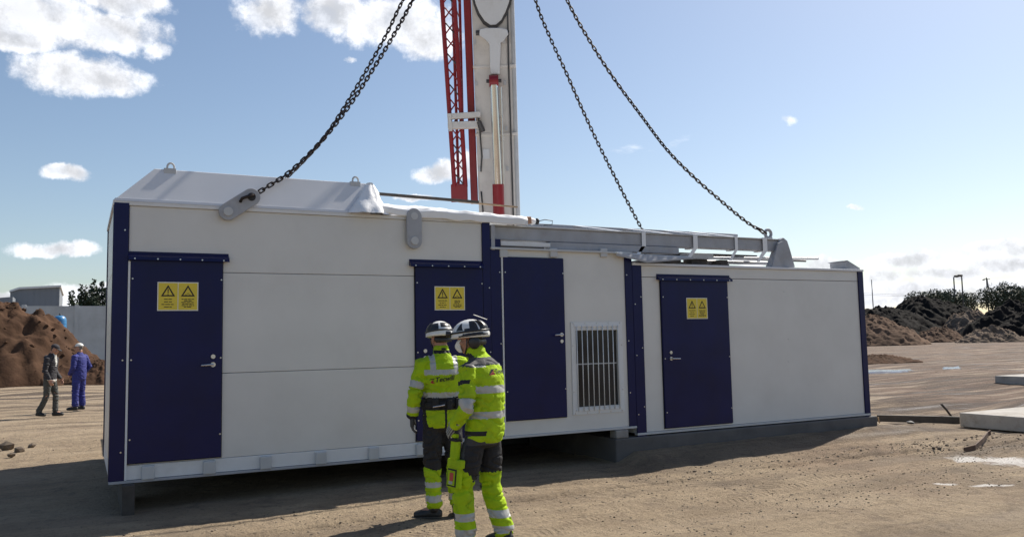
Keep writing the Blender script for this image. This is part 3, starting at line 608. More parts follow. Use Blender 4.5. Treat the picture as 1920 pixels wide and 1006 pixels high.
# shoe plate at the right end and its eye
pts = [at(u, v, .02) for u, v in ((1444, 501), (1491, 501), (1481, 466), (1476, 451), (1469, 445), (1462, 449), (1457, 466))]
gp('shoe_plate', MB().prism([(p.x, p.z) for p in pts], .015, .13), M_gray, bevel=.012)
gp('shoe_rib', MB().prism([(p.x, p.z) for p in [at(u, v, .0) for u, v in ((1447, 501), (1466, 501), (1466, 452), (1458, 456))]], -.012, .0145), M_gray, bevel=.004)
ey = at(1440, 438, .13)
mb = MB(); tor = [(ey.x+.062*math.cos(t), .13, ey.z+.062*math.sin(t)) for t in np.linspace(0, 2*math.pi, 25)]; mb.tube(tor, .024, 8, cap=False); mb.box(ey.x-.06, ey.x+.06, .10, .16, zb1+.019, ey.z-.055)
gp('lifting_eye', mb, M_gray, autos=True)
for u0, u1 in ((1202, 1209), (1298, 1306), (1376, 1381), (1428, 1436)):   # film wrapped round the beam
    x0, x1 = at(u0, 445, .05).x, at(u1, 445, .05).x; mb = MB()
    for q in ((x0, x1, .028, .034, zb0-.005, zb1+.02), (x0, x1, .028, .232, zb1+.0205, zb1+.026), (x0, x1, .226, .232, zb0-.005, zb1+.02), (x0, x1, .028, .232, zb0-.012, zb0-.005)): mb.box(*q)
    gp('film_wrap', mb, M_film); gp('film_ribbon', MB().hexa([(x0, .21, zb1+.021), (x1+.03, .21, zb1+.021), (x1+.03, .21, zb1+.027), (x0, .21, zb1+.027)], [(x0-.25, 1.5, 3.386), (x1-.18, 1.5, 3.386), (x1-.18, 1.5, 3.392), (x0-.25, 1.5, 3.392)]), M_film)
    gp('film_tail', MB().hexa([(x0-.14, .03, 2.75), (x0-.08, .03, 2.75), (x0-.08, .034, 2.75), (x0-.14, .034, 2.75)], [(x0, .03, zb0), (x1, .03, zb0), (x1, .034, zb0), (x0, .034, zb0)]), M_film)

# ------------------------------------------------------------------ tarpaulin, film and timber over the low part of the left roof
def sheet(rows, thick, name, m, label, cat, amp=.012, sc=7.0, sub=6):
    # rows: list of polylines (equal length) forming a grid; refined and crumpled
    g = np.array([[tuple(p) for p in r] for r in rows], float)
    def ref(g, ax):
        n = g.shape[ax]; idx = np.linspace(0, n-1, (n-1)*sub+1); lo = np.minimum(idx.astype(int), n-2); t = (idx-lo); sh = [1, 1, 1]; sh[ax] = -1; t = t.reshape(sh)
        return np.take(g, lo, ax)*(1-t)+np.take(g, lo+1, ax)*t
    g = ref(ref(g, 0), 1); a, b, _ = g.shape; vs = []
    for i in range(a):
        for j in range(b):
            p = g[i, j]; k = amp*fbm(p[0]*sc, p[1]*sc, p[2]*sc, 4); vs.append((p[0], p[1]-k*.4, p[2]+k))
    fs = [(i*b+j, i*b+j+1, (i+1)*b+j+1, (i+1)*b+j) for i in range(a-1) for j in range(b-1)]
    mb = MB(); mb.add(vs, fs); o = mb.build(name, m, smooth=True); s = o.modifiers.new('thickness', 'SOLIDIFY'); s.thickness = thick
    return tag(o, label, cat)
def fr(u0, v0, u1, v1, y, n): return [at(u0+(u1-u0)*i/(n-1), v0+(v1-v0)*i/(n-1), y) for i in range(n)]
top = [at(u, v, .16) for u, v in ((700, 386), (745, 392), (800, 397), (850, 401), (910, 405), (975, 412))]
sheet([[Vector((p.x, -.05, p.z-.11)) for p in top], [Vector((p.x, -.055, p.z-.03)) for p in top], [Vector((p.x, -.03, p.z+.005)) for p in top],
       [Vector((p.x, .35, p.z+h)) for p, h in zip(top, (.08, .07, .10, .09, .05, -.01))], [Vector((p.x, .75, p.z+h)) for p, h in zip(top, (.12, .13, .17, .15, .10, -.01))], [Vector((p.x, 1.5, p.z+h)) for p, h in zip(top, (.12, .12, .14, .12, .06, -.02))]],
      .006, 'tarpaulin', M_tarp, 'white tarpaulin spread over the low roof right of the steep hood', 'tarpaulin', amp=.022, sc=5)
# crumpled film gathered over the hood's cut end
cone = MB(); c0 = at(690, 345, .12); base = at(690, 402, -.05); rows = []
for j in range(11):
    t = j/10; cx = c0.x+(base.x-c0.x)*t; z = c0.z+.01+(base.z-c0.z)*t; hw = .035+.20*t**.8; dp = .05+.10*t; ring = []
    for k in range(28):
        a = 2*math.pi*k/28; w = 1+.16*math.sin(a*7+t*3)*t+.2*fbm(math.cos(a)*2, math.sin(a)*2, t*3, 3)
        ring.append((cx+.02+hw*math.cos(a)*w, .12-.13*t+dp*math.sin(a)*w, z))
    rows.append(ring)
cone.add([p for r_ in rows for p in r_], [(i*28+k, (i+1)*28+k, (i+1)*28+(k+1) % 28, i*28+(k+1) % 28) for i in range(10) for k in range(28)]+[tuple(range(27, -1, -1))])
tag(cone.build('plastic_film', M_film, smooth=True), 'crumpled white plastic film gathered at the cut end of the roof hood', 'plastic film')
def strip(name, a, b, w, h, m, label, cat, group=None):
    a = Vector(a); b = Vector(b); mb = MB().bar((0, 0, 0), b-a, w, h); o = mb.build(name, m, bevel=.003); o.location = a; return tag(o, label, cat, group)
strip('timber_batten', at(705, 363, .9), at(897, 379, .9), .05, .035, M_wooddk, 'dark timber batten lying along the tarpaulin below the sky', 'timber')
strip('timber_batten', at(860, 378, .95), at(970, 388, .95), .03, .02, M_wood, 'thin pale timber lath crossing in front of the crane boom', 'timber')
p = at(985, 413, .15); mb = MB(); mb.box(-.07, .06, -.06, .08, -.05, .045); o = mb.build('cardboard_piece', M_card, bevel=.01); o.location = p; o.rotation_euler = (.1, -.2, .3); tag(o, 'small brown cardboard piece at the right end of the tarpaulin', 'cardboard')
mb = MB().ell((0, 0, 0), (.09, .06, .045), 14, 8); mb.v = [(x*(1+.3*fbm(x*20, y*20, z*20)), y, z*(1+.5*fbm(x*25, y*15, z*9))) for x, y, z in mb.v]
o = mb.build('cloth_bundle', M_tarp, smooth=True); o.location = at(996, 414, .22); tag(o, 'small pale cloth bundle beside the brown cardboard on the gantry', 'cloth')
mb = MB().ell((0, 0, 0), (.03, .04, .045), 10, 7); mb.tube([(0, 0, 0), (.12, 0, .03), (.24, 0, .02), (.23, 0, -.03), (.1, 0, -.04)], .006, 6); o = mb.build('cable_end', M_seal, smooth=True); o.location = at(1007, 415, .2); tag(o, 'black cable end with a thin wire loop on the gantry beam', 'cable')

# ------------------------------------------------------------------ lifting chains
def link_mesh():
    mb = MB(); pts = []; w = .0225; hl = .0225
    for k in range(9): a = -math.pi/2+math.pi*k/8; pts.append((hl+w*math.cos(a), w*math.sin(a), 0))
    for k in range(9): a = math.pi/2+math.pi*k/8; pts.append((-hl+w*math.cos(a), w*math.sin(a), 0))
    n = 6; vs = []; L = len(pts); P_ = [Vector(p) for p in pts]
    for i in range(L):
        d = (P_[(i+1) % L]-P_[i-1]).normalized(); x = Vector((0, 0, 1)); y = d.cross(x)
        vs += [P_[i]+(x*math.cos(2*math.pi*k/n)+y*math.sin(2*math.pi*k/n))*.0105 for k in range(n)]
    mb.add(vs, [(i*n+k, i*n+(k+1) % n, ((i+1) % L)*n+(k+1) % n, ((i+1) % L)*n+k) for i in range(L) for k in range(n)])
    return mb.mesh('link', M_chain, True)
ME_LINK = link_mesh(); HOOK = (925, -300, 1.1)
def chain(px, y0, label, end_mb=None):
    n = len(px); ctl = []
    tot = px+[((px[-1][0]*.55+HOOK[0]*.45), -140), HOOK[:2]]
    L = [0]
    for a, b in zip(tot, tot[1:]): L.append(L[-1]+math.hypot(b[0]-a[0], b[1]-a[1]))
    for (u, v), l in zip(tot, L): ctl.append(at(u, v, y0+(HOOK[2]-y0)*l/L[-1]))
    # Catmull-Rom, resampled at the link pitch
    cr = []
    for i in range(len(ctl)-1):
        p0, p1, p2, p3 = ctl[max(i-1, 0)], ctl[i], ctl[i+1], ctl[min(i+2, len(ctl)-1)]
        for k in range(40):
            t = k/40; cr.append(.5*((2*p1)+(p2-p0)*t+(2*p0-5*p1+4*p2-p3)*t*t+(3*p1-p0-3*p2+p3)*t**3))
    root = thing('lifting_chain', ctl[0], label, 'chain', 'crane lifting chains'); pitch = .0665; acc = 0; i = 0; cnt = 0; q = cr[0].copy(); last = cr[0]
    roll0 = random.random()
    for p in cr[1:]:
        seg = (p-last).length
        while acc+seg >= pitch and cnt < 300:
            t = (pitch-acc)/seg; last = last.lerp(p, t); d = (last-q).normalized(); mid = (last+q)/2
            ry = d.to_track_quat('X', 'Z').to_matrix()@Matrix.Rotation(math.pi/2*(cnt % 2)+.5+roll0+.25*math.sin(cnt*.13), 3, 'X')
            o = inst('link', ME_LINK, mid-ctl[0], root, ry.to_euler()); o.scale = (1, .86, .86); q = last.copy(); seg = (p-last).length; acc = 0; cnt += 1
        acc += seg; last = p
    return root, ctl
c1, k1 = chain([(468, 371), (500, 351), (540, 325), (580, 289), (620, 244), (660, 191), (700, 129), (737, 68), (774, 0)], -.05, 'heavy dark chain from the front lug on the tallest module, left of the boom')
mb = MB(); mb.tube([(-.10, -.02, -.05), (-.09, -.06, -.02), (0, -.06, .02), (.06, 0, .035), (0, .05, .01), (-.09, .04, -.03), (-.10, -.02, -.05)], .017, 8); mb.build('shackle', M_chain, c1, smooth=True)
chain([(478, 385), (530, 340), (575, 296), (612, 252), (650, 194), (690, 127), (725, 64), (756, 0)], 2.2, 'dark chain rising from behind the roof hood, crossing behind the front left chain')
c3, k3 = chain([(1432, 435), (1400, 416), (1350, 375), (1300, 331), (1250, 280), (1200, 214), (1150, 146), (1105, 76), (1063, 0)], .13, 'long dark chain from the eye at the right end of the gantry')
mb = MB(); mb.tube([(.05, 0, -.03), (.02, -.035, -.02), (-.08, -.03, .04), (-.11, 0, .06), (-.08, .03, .04), (.02, .035, -.02), (.05, 0, -.03)], .013, 8); mb.build('shackle', M_chain, c3, smooth=True)
chain([(1207, 436), (1180, 385), (1150, 326), (1120, 266), (1090, 201), (1060, 133), (1031, 70), (1004, 0)], 1.5, 'dark chain dropping behind the middle of the gantry')

# ------------------------------------------------------------------ mobile crane behind the modules
LC = (7.6, 6.9, 0)
cr_ = thing('mobile_crane', LC, 'mobile crane with pale telescopic boom and red lattice jib behind the containers', 'crane')
def cp(name, mb, m, parent=None, **k): return part(name, mb, m, parent or cr_, LC, **k)
A0 = at(936.5, 400, 6.0); A1 = at(923.5, 0, 5.1); AX = (A1-A0).normalized()
SX = (Vector((1, 0, 0))-AX*AX.x).normalized(); SX = (SX*1.0).normalized(); FR = SX.cross(AX)   # FR points towards the camera side
if FR.y > 0: FR = -FR
SX = (RT-AX*RT.dot(AX)).normalized(); FR = AX.cross(SX);
if FR.dot(FW) > 0: FR = -FR
def bp_(a, s, f): return A0+AX*a+SX*s+FR*f
def section(name, w, dpt, a0, a1, m, off=0):
    prof = []
    hw = w/2
    for s_, f_ in ((-hw, .5*dpt), (-hw+.04, .5*dpt+.03), (hw-.16, .5*dpt+.03), (hw-.05, .5*dpt-.02), (hw, .5*dpt-.14), (hw, -.35*dpt), (hw-.12, -.5*dpt), (-hw+.12, -.5*dpt), (-hw, -.35*dpt)): prof.append((s_, f_+off))
    n = len(prof); vs = [bp_(a0, *p) for p in prof]+[bp_(a1, *p) for p in prof]
    fs = [tuple(range(n-1, -1, -1)), tuple(range(n, 2*n))]+[(i, (i+1) % n, (i+1) % n+n, i+n) for i in range(n)]
    return cp(name, MB().add(vs, fs), m, bevel=.012)
section('boom', .82, .8, -2.9, 4.35, M_boom); section('boom', .70, .68, 4.35, 14, M_boom)
cp('boom_side_pipe', MB().tube([bp_(-2.0, .385, .36), bp_(4.4, .385, .36)], .05, 10), M_graylt, autos=True)
cp('hydraulic_line', MB().tube([bp_(-2.0, .29, .455), bp_(1.2, .29, .455), bp_(3.0, .285, .455), bp_(4.3, .30, .455)], .018, 8), M_dark)
for u_, a_ in ((252, 1), (130, 2)):
    aa = (at(930, u_, 5.6)-A0).dot(AX); mb = MB(); mb.hexa([bp_(aa-.03, -.425, -.42), bp_(aa-.03, .425, -.42), bp_(aa-.03, .425, .445), bp_(aa-.03, -.425, .445)], [bp_(aa+.03, -.425, -.42), bp_(aa+.03, .425, -.42), bp_(aa+.03, .425, .445), bp_(aa+.03, -.425, .445)])
    cp('boom_collar', mb, M_boom, bevel=.01)
for k, (a_, b_) in enumerate(((-.6, .5), (.9, 2.0))):
    cp('hose', MB().tube([bp_(a_, -.34, .45), bp_(a_+.3, -.31, .47), bp_(b_-.3, -.33, .47), bp_(b_, -.35, .45)], .016, 8), M_dark, smooth=True)
for a_ in (-.3, .9, 1.7, 2.6, 3.4):
    for q in (-.37, .20): cp('rivet_plate', MB().bar(bp_(a_, q, .455), bp_(a_+.09, q, .455), .05, .012, ref=FR), M_graylt)
cp('data_plate', MB().bar(bp_(1.15, -.22, .45), bp_(1.35, -.22, .45), .14, .008, ref=FR), M_trimw)
# U-shaped end of the upper section's underside plate, and the cylinder fork below it
def on(u, v, f):  # point of the boom's face plane (offset f) seen at u, v
    o = A0+FR*f; d = ray(u, v); return CP+d*((o-CP).dot(FR)/d.dot(FR))
def plate(name, px, f0, f1, m, parent=None, **k):
    a = [on(u, v, f0) for u, v in px]; sh = FR*(f1-f0); n = len(a); vs = a+[p+sh for p in a]
    fs = [tuple(range(n)), tuple(range(2*n-1, n-1, -1))]+[(i, i+n, (i+1) % n+n, (i+1) % n) for i in range(n)]
    return cp(name, MB().add(vs, fs), m, parent, **k)
U = [(888+i*6.9/1.0, 0-60) for i in (0,)]+[(889, -60), (889, -5), (892, 8), (899, 25), (909, 40), (920, 48), (930, 47), (940, 38), (948, 22), (954, 6), (957, -8), (957, -60)]
plate('boom_nose_plate', U[1:], .44, .50, M_trimw, bevel=.008)
plate('boom_nose_rim', [(889, -60), (889, -5), (892, 8), (899, 25), (909, 40), (920, 48), (930, 47), (940, 38), (948, 22), (954, 6), (957, -8), (957, -60), (961, -60), (961, -6), (958, 9), (951, 27), (942, 43), (931, 53), (919, 54), (906, 46), (895, 29), (888, 10), (885, -4), (885, -60)], .44, .47, M_dark)
plate('cylinder_fork', [(900, 57), (912, 54), (939, 54), (951, 57), (953, 66), (946, 75), (939, 82), (937, 140), (920, 140), (918, 84), (910, 75), (899, 67)], .44, .56, M_trimw, bevel=.01)
for u in (897, 950):
    p = on(u, 62, .5); cp('fork_pin', MB().tube([p-SX*.05, p+SX*.05], .05, 10), M_dark, autos=True)
p = on(926, 152, .56); cp('cylinder_eye', MB().tube([p-SX*.09, p+SX*.09], .12, 16), M_red, autos=True)
for q in (-1, 1): cp('eye_pin', MB().tube([p+SX*q*.09, p+SX*q*.15], .035, 10), M_dark, autos=True)
cy = cp('luffing_cylinder', MB().tube([on(934, 345, .72), on(937, 470, .8), on(940, 560, .9)], .115, 18), M_red, autos=True)
cp('cylinder_rod', MB().tube([on(926.5, 160, .58), on(934, 346, .72)], .085, 18), mat('chrome_rod', (.75, .75, .76), .16, metal=1, var=.04), cy, autos=True)
cp('cylinder_pipe', MB().tube([on(938.5, 163, .62), on(944, 346, .72)], .022, 8), M_steel, cy, autos=True)
# red lattice jib stowed beside the boom
jb = cp('jib_frame', MB().bar(on(861, 345, .35), on(862, 378, .35), .33, .25, ref=FR), M_red, bevel=.01)
cp('jib_bracket', MB().bar(on(839, 219, .52), on(901, 215, .52), .12, .11, ref=UP), M_boom, bevel=.01)
cp('jib_bracket', MB().bar(on(840, 236, .52), on(896, 234, .52), .14, .14, ref=UP), M_boom, bevel=.01)
cp('bracket_pin', MB().tube([on(898, 228, .62), on(906, 246, .55)], .05, 8), M_dark)
cp('bracket_plate', MB().bar(on(842, 213, .60), on(845, 246, .60), .05, .06, ref=UP), M_boom)
ch = {}
for nme, (t0, t1), f, r_ in (('a', ((823, -80), (852, 350)), .45, .045), ('b', ((847, -80), (873, 350)), .45, .045), ('c', ((846, -80), (860, 350)), -.10, .03), ('d', ((860, -80), (870, 350)), -.10, .03)):
    a_, b_ = on(*t0, f), on(*t1, f); ch[nme] = (a_, b_); cp('chord', MB().tube([a_, b_], r_, 10), M_red, jb, autos=True)
nb = 15
for i in range(nb):
    t0, t1 = i/nb, (i+1)/nb; pa, pb = ch['a'], ch['b']
    cp('brace', MB().tube([pa[0].lerp(pa[1], t0), pb[0].lerp(pb[1], t1)], .014, 6), M_red if i % 2 else M_dark, jb)
    cp('brace', MB().tube([pb[0].lerp(pb[1], t0), pa[0].lerp(pa[1], t1)], .014, 6), M_red, jb)
    pc = ch['d']; cp('brace', MB().tube([pb[0].lerp(pb[1], t0), pc[0].lerp(pc[1], t1)], .012, 6), M_red, jb)
cp('jib_side_beam', MB().bar(on(873, -80, .25), on(890, 382, .25), .145, .12, ref=FR), M_red, bevel=.012)
cp('jib_hinge', MB().bar(on(899, 362, .35), on(907, 362, .35), .09, .09, ref=UP), M_dark)
# carrier, hidden behind the modules
cp('carrier_deck', MB().box(1.2, 12.2, 5.7, 8.1, .75, 1.35), M_boom, bevel=.04)
cp('turntable', MB().box(6.4, 8.9, 5.95, 7.85, 1.351, 2.05), M_red, bevel=.04)
cp('operator_cab', MB().box(8.6, 9.8, 5.8, 6.7, 1.36, 2.75), M_boom, bevel=.06)
cp('driver_cab', MB().box(11.0, 12.9, 5.75, 8.05, .6, 2.5), M_boom, bevel=.08)
for x in (2.2, 3.7, 5.5, 9.0, 10.5):
    for y in (5.75, 7.6): w = cp('wheel', MB().tube([(x, y, .52), (x, y+.42, .52)], .54, 24), M_seal, autos=True)
for x in (1.5, 10.0):
    o_ = cp('outrigger', MB().box(x, x+.35, 5.2, 9.2, .55, .80), M_boom, bevel=.02)
    for y in (5.35, 9.0): cp('outrigger_foot', MB().tube([(x+.17, y, .02), (x+.17, y, .08), (x+.17, y, .081), (x+.17, y, .7)], [.26, .24, .07, .07], 14), M_dark, o_, autos=True)

# ------------------------------------------------------------------ yard clutter
def slab(name, x0, x1, y0, y1, z0, z1, label, rz=0):
    o = MB().box(-(x1-x0)/2, (x1-x0)/2, -(y1-y0)/2, (y1-y0)/2, 0, z1-z0).build(name, M_concl, bevel=.015); o.location = ((x0+x1)/2, (y0+y1)/2, z0); o.rotation_euler.z = rz
    return tag(o, label, 'slab', 'precast concrete slabs')
q = gat(1800, 797, .02)
slab('concrete_slab', q.x, q.x+4.2, q.y-3.0, q.y, 0, .24, 'thick pale concrete slab nearest on the right, with another block on it')
q = gat(1875, 775, .24)
slab('concrete_block', q.x+.3, q.x+3.3, q.y-2.6, q.y-.3, .245, .42, 'flat concrete block lying on top of the nearest thick slab')
q = gat(1866, 720, 0)
slab('concrete_slab', q.x, q.x+7, q.y-5.0, q.y, 0, .26, 'long concrete slab lying farther back at the right edge')
def rod(name, pts, r, m, label, cat, flat=None):
    c = Vector(pts[0]); mb = MB()
    if flat:
        for a, b in zip(pts, pts[1:]): mb.bar(Vector(a)-c, Vector(b)-c, flat[0], flat[1])
    else: mb.tube([Vector(p)-c for p in pts], r, 8)
    o = mb.build(name, m, smooth=not flat); o.location = c; return tag(o, label, cat)
def bent(px, zs): return [gat(u, v, z) for (u, v), z in zip(px, zs)]
rod('bent_strip', bent([(1808, 843), (1828, 838), (1842, 826), (1852, 813), (1857, 810)], (.02, .03, .05, .06, .07)), .02, M_rust, 'bent rusty steel strip lying on the sand near the thick slab', 'metal strip', (.015, .07))
a = gat(1645, 788); b = gat(1800, 792)
rod('timber_beam', [a+Vector((0, 0, .05)), b+Vector((0, 0, .05))], .05, M_wooddk, 'low weathered timber beam between the plinth end and the thick slab', 'timber', (.12, .12))
a = gat(1786, 783, .05); rod('stick', [a, at(1775, 768, a.y), at(1765, 757, a.y)], .02, M_wooddk, 'thin crooked stick leaning up beside the timber beam', 'stick')
a = gat(1708, 795); o = MB(); lump(o, (0, 0, .03), .07, .5); o = o.build('stone', M_dark); o.location = a; tag(o, 'small dark stone on the sand between plinth and slab', 'stone')
p = gat(1650, 806); o = MB().tube([(0, 0, 0), (.01, .01, .12), (.0, .02, .22)], .012, 7).build('marker_peg', M_wood); o.location = p; tag(o, 'small wooden peg standing at the right end of the plinth', 'peg')
for i, (u, v, r_) in enumerate(((12, 842, .13), (38, 846, .10), (60, 838, .07), (22, 855, .06))):
    o = MB(); lump(o, (0, 0, r_*.35), r_, .7); o = o.build('rock', M_conc); o.location = gat(u, v); o.data.materials[0] = M_clod; tag(o, ['largest brown-grey rock at the left edge beside the shadow', 'second brown-grey rock from the left edge beside the shadow', 'small brown-grey rock farthest back in the cluster at the left edge', 'small brown-grey rock in front of the cluster at the left edge'][i], 'rock', 'rocks at the left edge')

# ------------------------------------------------------------------ soil heaps
def mound(name, u, vtop, depth, w, d, h, m, label, seed, rough=.16, n=64, rz=0, base=-.3):
    p = at(u, 620, depth); vs = []; fs = []; K = 70; n = 150
    for k in range(K+1):
        for i in range(n):
            a = 2*math.pi*i/n; t = k/K; rr = 1+.22*fbm(math.cos(a)*1.2, math.sin(a)*1.2, seed, 3)
            x = math.cos(a)*t*w*rr; y = math.sin(a)*t*d*rr
            prof = (1-t)**.85*(1-.25*math.exp(-t*9)); z = h*prof*1.15+rough*h*fbm(x*2.2/h, y*2.2/h, seed+3, 5)*(1-t*.6)*1.1+.05*h*fbm(x*9/h, y*9/h, seed, 5)-.07*h*abs(fbm(x*4/h+7, y*4/h, seed, 4))+.03*fbm(x*5, y*5, seed, 2)
            vs.append((x, y, max(z, base) if k < K else base))
    fs = [(k*n+i, (k+1)*n+i, (k+1)*n+(i+1) % n, k*n+(i+1) % n) for k in range(K) for i in range(n)]
    mb = MB(); mb.add(vs, fs); o = mb.build(name, m, smooth=True); o.location = (p.x, p.y, 0); o.rotation_euler.z = rz
    tag(o, label, 'soil heap', 'soil heaps')
    ck = MB(); rr_ = random.Random(int(seed)); sz = h*.013
    for i in range(380):
        v = vs[rr_.randrange(n*6, n*(K-2))]; r_ = sz*(.4+rr_.random()**3*2.2); lump(ck, (v[0]+rr_.uniform(-1, 1)*sz, v[1]+rr_.uniform(-1, 1)*sz, v[2]-r_*.25), r_, .75)
    c_ = ck.build('clods', m, o); c_['kind'] = 'stuff'; return o
mound('soil_heap', -25, 0, 37, 6.0, 4.2, 4.3, M_soil, 'large brown soil heap at the left edge behind the two distant men', 1.0)
mound('soil_heap', 100, 0, 36, 3.7, 3.0, 1.75, M_soil, 'lower brown soil heap behind the man in blue', 5.0)
mound('soil_heap', 195, 0, 34, 1.8, 2.0, 1.1, M_soil, 'small brown soil heap beside the left end of the containers', 9.0)
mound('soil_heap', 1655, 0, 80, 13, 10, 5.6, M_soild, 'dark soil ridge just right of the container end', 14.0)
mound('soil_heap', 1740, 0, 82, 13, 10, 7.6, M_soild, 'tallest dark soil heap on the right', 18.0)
mound('soil_heap', 1635, 0, 62, 7.5, 6, 3.9, M_soilt, 'tan furrowed soil heap in front of the dark ridge', 21.0)
mound('soil_heap', 1815, 0, 74, 8, 6, 4.6, M_rub, 'grey and tan rubble heap between the dark heaps', 25.0, .3)
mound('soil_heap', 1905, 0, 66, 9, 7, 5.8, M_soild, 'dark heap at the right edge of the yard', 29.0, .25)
mound('soil_heap', 1860, 0, 60, 6, 3.5, 2.0, M_rub, 'low rubble heap in front of the dark heap at right', 33.0, .35)
mound('soil_heap', 1760, 0, 70, 5.5, 3, 2.2, M_soilt, 'low brown heap at the foot of the tallest dark heap', 37.0, .3)
mound('soil_heap', 1640, 0, 22, 3.2, 1.6, .42, M_soil, 'very low reddish soil bank in the mid yard right of the container', 41.0, .2)
# ------------------------------------------------------------------ left background
a, b = at(-60, 575, 52), at(260, 573, 52)
pw = thing('perimeter_wall', (a.x, 52, 0), 'pale grey precast concrete perimeter wall behind the brown soil heaps', 'wall')
xs = np.arange(a.x-6, b.x+26, 3.0)
me = MB().box(.02, 2.98, 0, .16, 0, 4.42).mesh('wall_panel', M_conwall); mp = MB().box(-.12, .12, -.06, .22, 0, 4.5).mesh('post', M_conwall)
for x in xs: inst('wall_panel', me, (x-a.x, 0, 0), pw); inst('post', mp, (x-a.x, 0, 0), pw)
p0, p1, p2 = at(20, 548, 95), at(36, 542, 95), at(112, 538, 95)
sh = thing('shed', (p1.x, 95, 0), 'grey clad shed roofline above the perimeter wall at far left', 'shed')
mb = MB().prism([(p0.x, 0), (p2.x, 0), (p2.x, p2.z), (p1.x, p1.z), (p0.x, p0.z)], 95, 112); part('wall', mb, M_shed, sh, (p1.x, 95, 0))
mb = MB().prism([(p0.x-.1, p0.z), (p1.x, p1.z), (p2.x+.15, p2.z), (p2.x+.15, p2.z+.22), (p1.x, p1.z+.22), (p0.x-.1, p0.z+.22)], 94.7, 112.2); part('roof', mb, M_trimw, sh, (p1.x, 95, 0))
nx_ = int((p2.x-p0.x)/.55)
me = MB().box(-.04, .04, -.03, .0, 0, 1).mesh('cladding_rib', M_shed)
for i in range(nx_+1):
    x = p0.x+i*.55; zt = p0.z+(p1.z-p0.z)*min(1, (x-p0.x)/(p1.x-p0.x)) if x < p1.x else p1.z+(p2.z-p1.z)*(x-p1.x)/(p2.x-p1.x)
    o = inst('cladding_rib', me, (x-p1.x, -.002, 0), sh); o.scale.z = zt-.02
q0, q1 = at(-20, 566, 90), at(24, 556, 90)
mb = MB().prism([(q0.x-4, 0), (q1.x, 0), (q1.x, q1.z), (q0.x-4, q0.z)], 90, 94); o = mb.build('lean_to', M_shed); tag(o, 'low grey lean-to left of the shed above the perimeter wall', 'shed')
pt = at(112, 610, 44)
tk = thing('pressure_tank', (pt.x, 44, 0), 'blue upright tank with domed top behind the brown soil heap', 'tank'); LT = (pt.x, 44, 0); zt = at(112, 591, 44).z
prof = [(.33, .3), (.34, .4), (.34, zt-.30), (.33, zt-.22), (.28, zt-.10), (.18, zt-.02), (.06, zt)]
mb = MB().tube([(pt.x, 44, z) for r_, z in prof], [r_ for r_, z in prof], 24); part('shell', mb, M_tank, tk, LT, autos=True)
part('valve', MB().tube([(pt.x, 44, zt), (pt.x, 44, zt+.08), (pt.x, 44, zt+.12)], [.05, .05, .03], 10), M_dark, tk, LT)
part('skirt', MB().tube([(pt.x, 44, 0), (pt.x, 44, .3)], .30, 20), M_dark, tk, LT)
part('band', MB().tube([(pt.x, 44, zt-.5), (pt.x, 44, zt-.46)], .347, 24), M_tank, tk, LT)
# ------------------------------------------------------------------ trees
def leaf_crown(name, m, parent, blobs, n, size, seed, droop=0):
    r = np.random.default_rng(seed); vs = []; fs = []; tot = sum(b[3]*b[4]*b[5] for b in blobs)
    for (cx, cy, cz, rx, ry, rz_) in blobs:
        k = int(n*rx*ry*rz_/tot)+20
        dv = r.normal(size=(k, 3)); dv /= np.linalg.norm(dv, axis=1)[:, None]; rad = r.random(k)**.45; 
        pos = dv*rad[:, None]*np.array([rx, ry, rz_])
        for p in pos:
            if fbm(p[0]*1.1/rx*2, p[1]*1.1/ry*2, p[2]*1.1/rz_*2+cx, 3) < -.12: continue
            a = r.normal(size=3); a /= np.linalg.norm(a); b_ = np.cross(a, r.normal(size=3)); b_ /= np.linalg.norm(b_); s = size*r.uniform(.5, 1.2)
            c = np.array([cx, cy, cz])+p; i0 = len(vs); vs += [tuple(c-a*s), tuple(c+b_*s*.45), tuple(c+a*s), tuple(c-b_*s*.45)]; fs.append((i0, i0+1, i0+2, i0+3))
    mb = MB(); mb.add(vs, fs); return mb.build(name, m, parent)
def tree(name, u, depth, ztop, w, kind, label, seed, group):
    p = at(u, 600, depth); root = thing(name, (p.x, p.y, 0), label, 'tree', group); rr = random.Random(seed)
    mb = MB(); h = ztop; mb.tube([(0, 0, 0), (.02*h, 0, h*.4), (0, 0, h*.9)], [.03*h, .02*h, .004*h], 8)
    for i in range(9):
        z = h*(.3+.06*i); a = rr.random()*6.28; l = w*.38*(1-.05*i); mb.tube([(0, 0, z), (math.cos(a)*l*.5, math.sin(a)*l*.5, z+l*.25), (math.cos(a)*l, math.sin(a)*l, z+l*.6)], [.012*h, .008*h, .002*h], 5)
    mb.build('trunk', M_bark, root); bl = []
    if kind == 'conifer':
        for i in range(9): t = i/8; s = w*.5*(1-.88*t)+.12; bl.append((rr.uniform(-.1, .1)*w, rr.uniform(-.1, .1)*w, h*(.2+.78*t), s, s, h*.09))
        leaf_crown('crown', M_leafd, root, bl, 6000, .17*h/6, seed)
    else:
        for i in range(11): a = rr.random()*6.28; q = rr.random()**.6*w*.36; bl.append((math.cos(a)*q, math.sin(a)*q, h*rr.uniform(.48, .86), w*rr.uniform(.14, .24), w*rr.uniform(.14, .24), h*rr.uniform(.09, .15)))
        bl.append((0, 0, h*.66, w*.34, w*.34, h*.30)); leaf_crown('crown', M_leafm, root, bl, 9000, .024*h, seed)
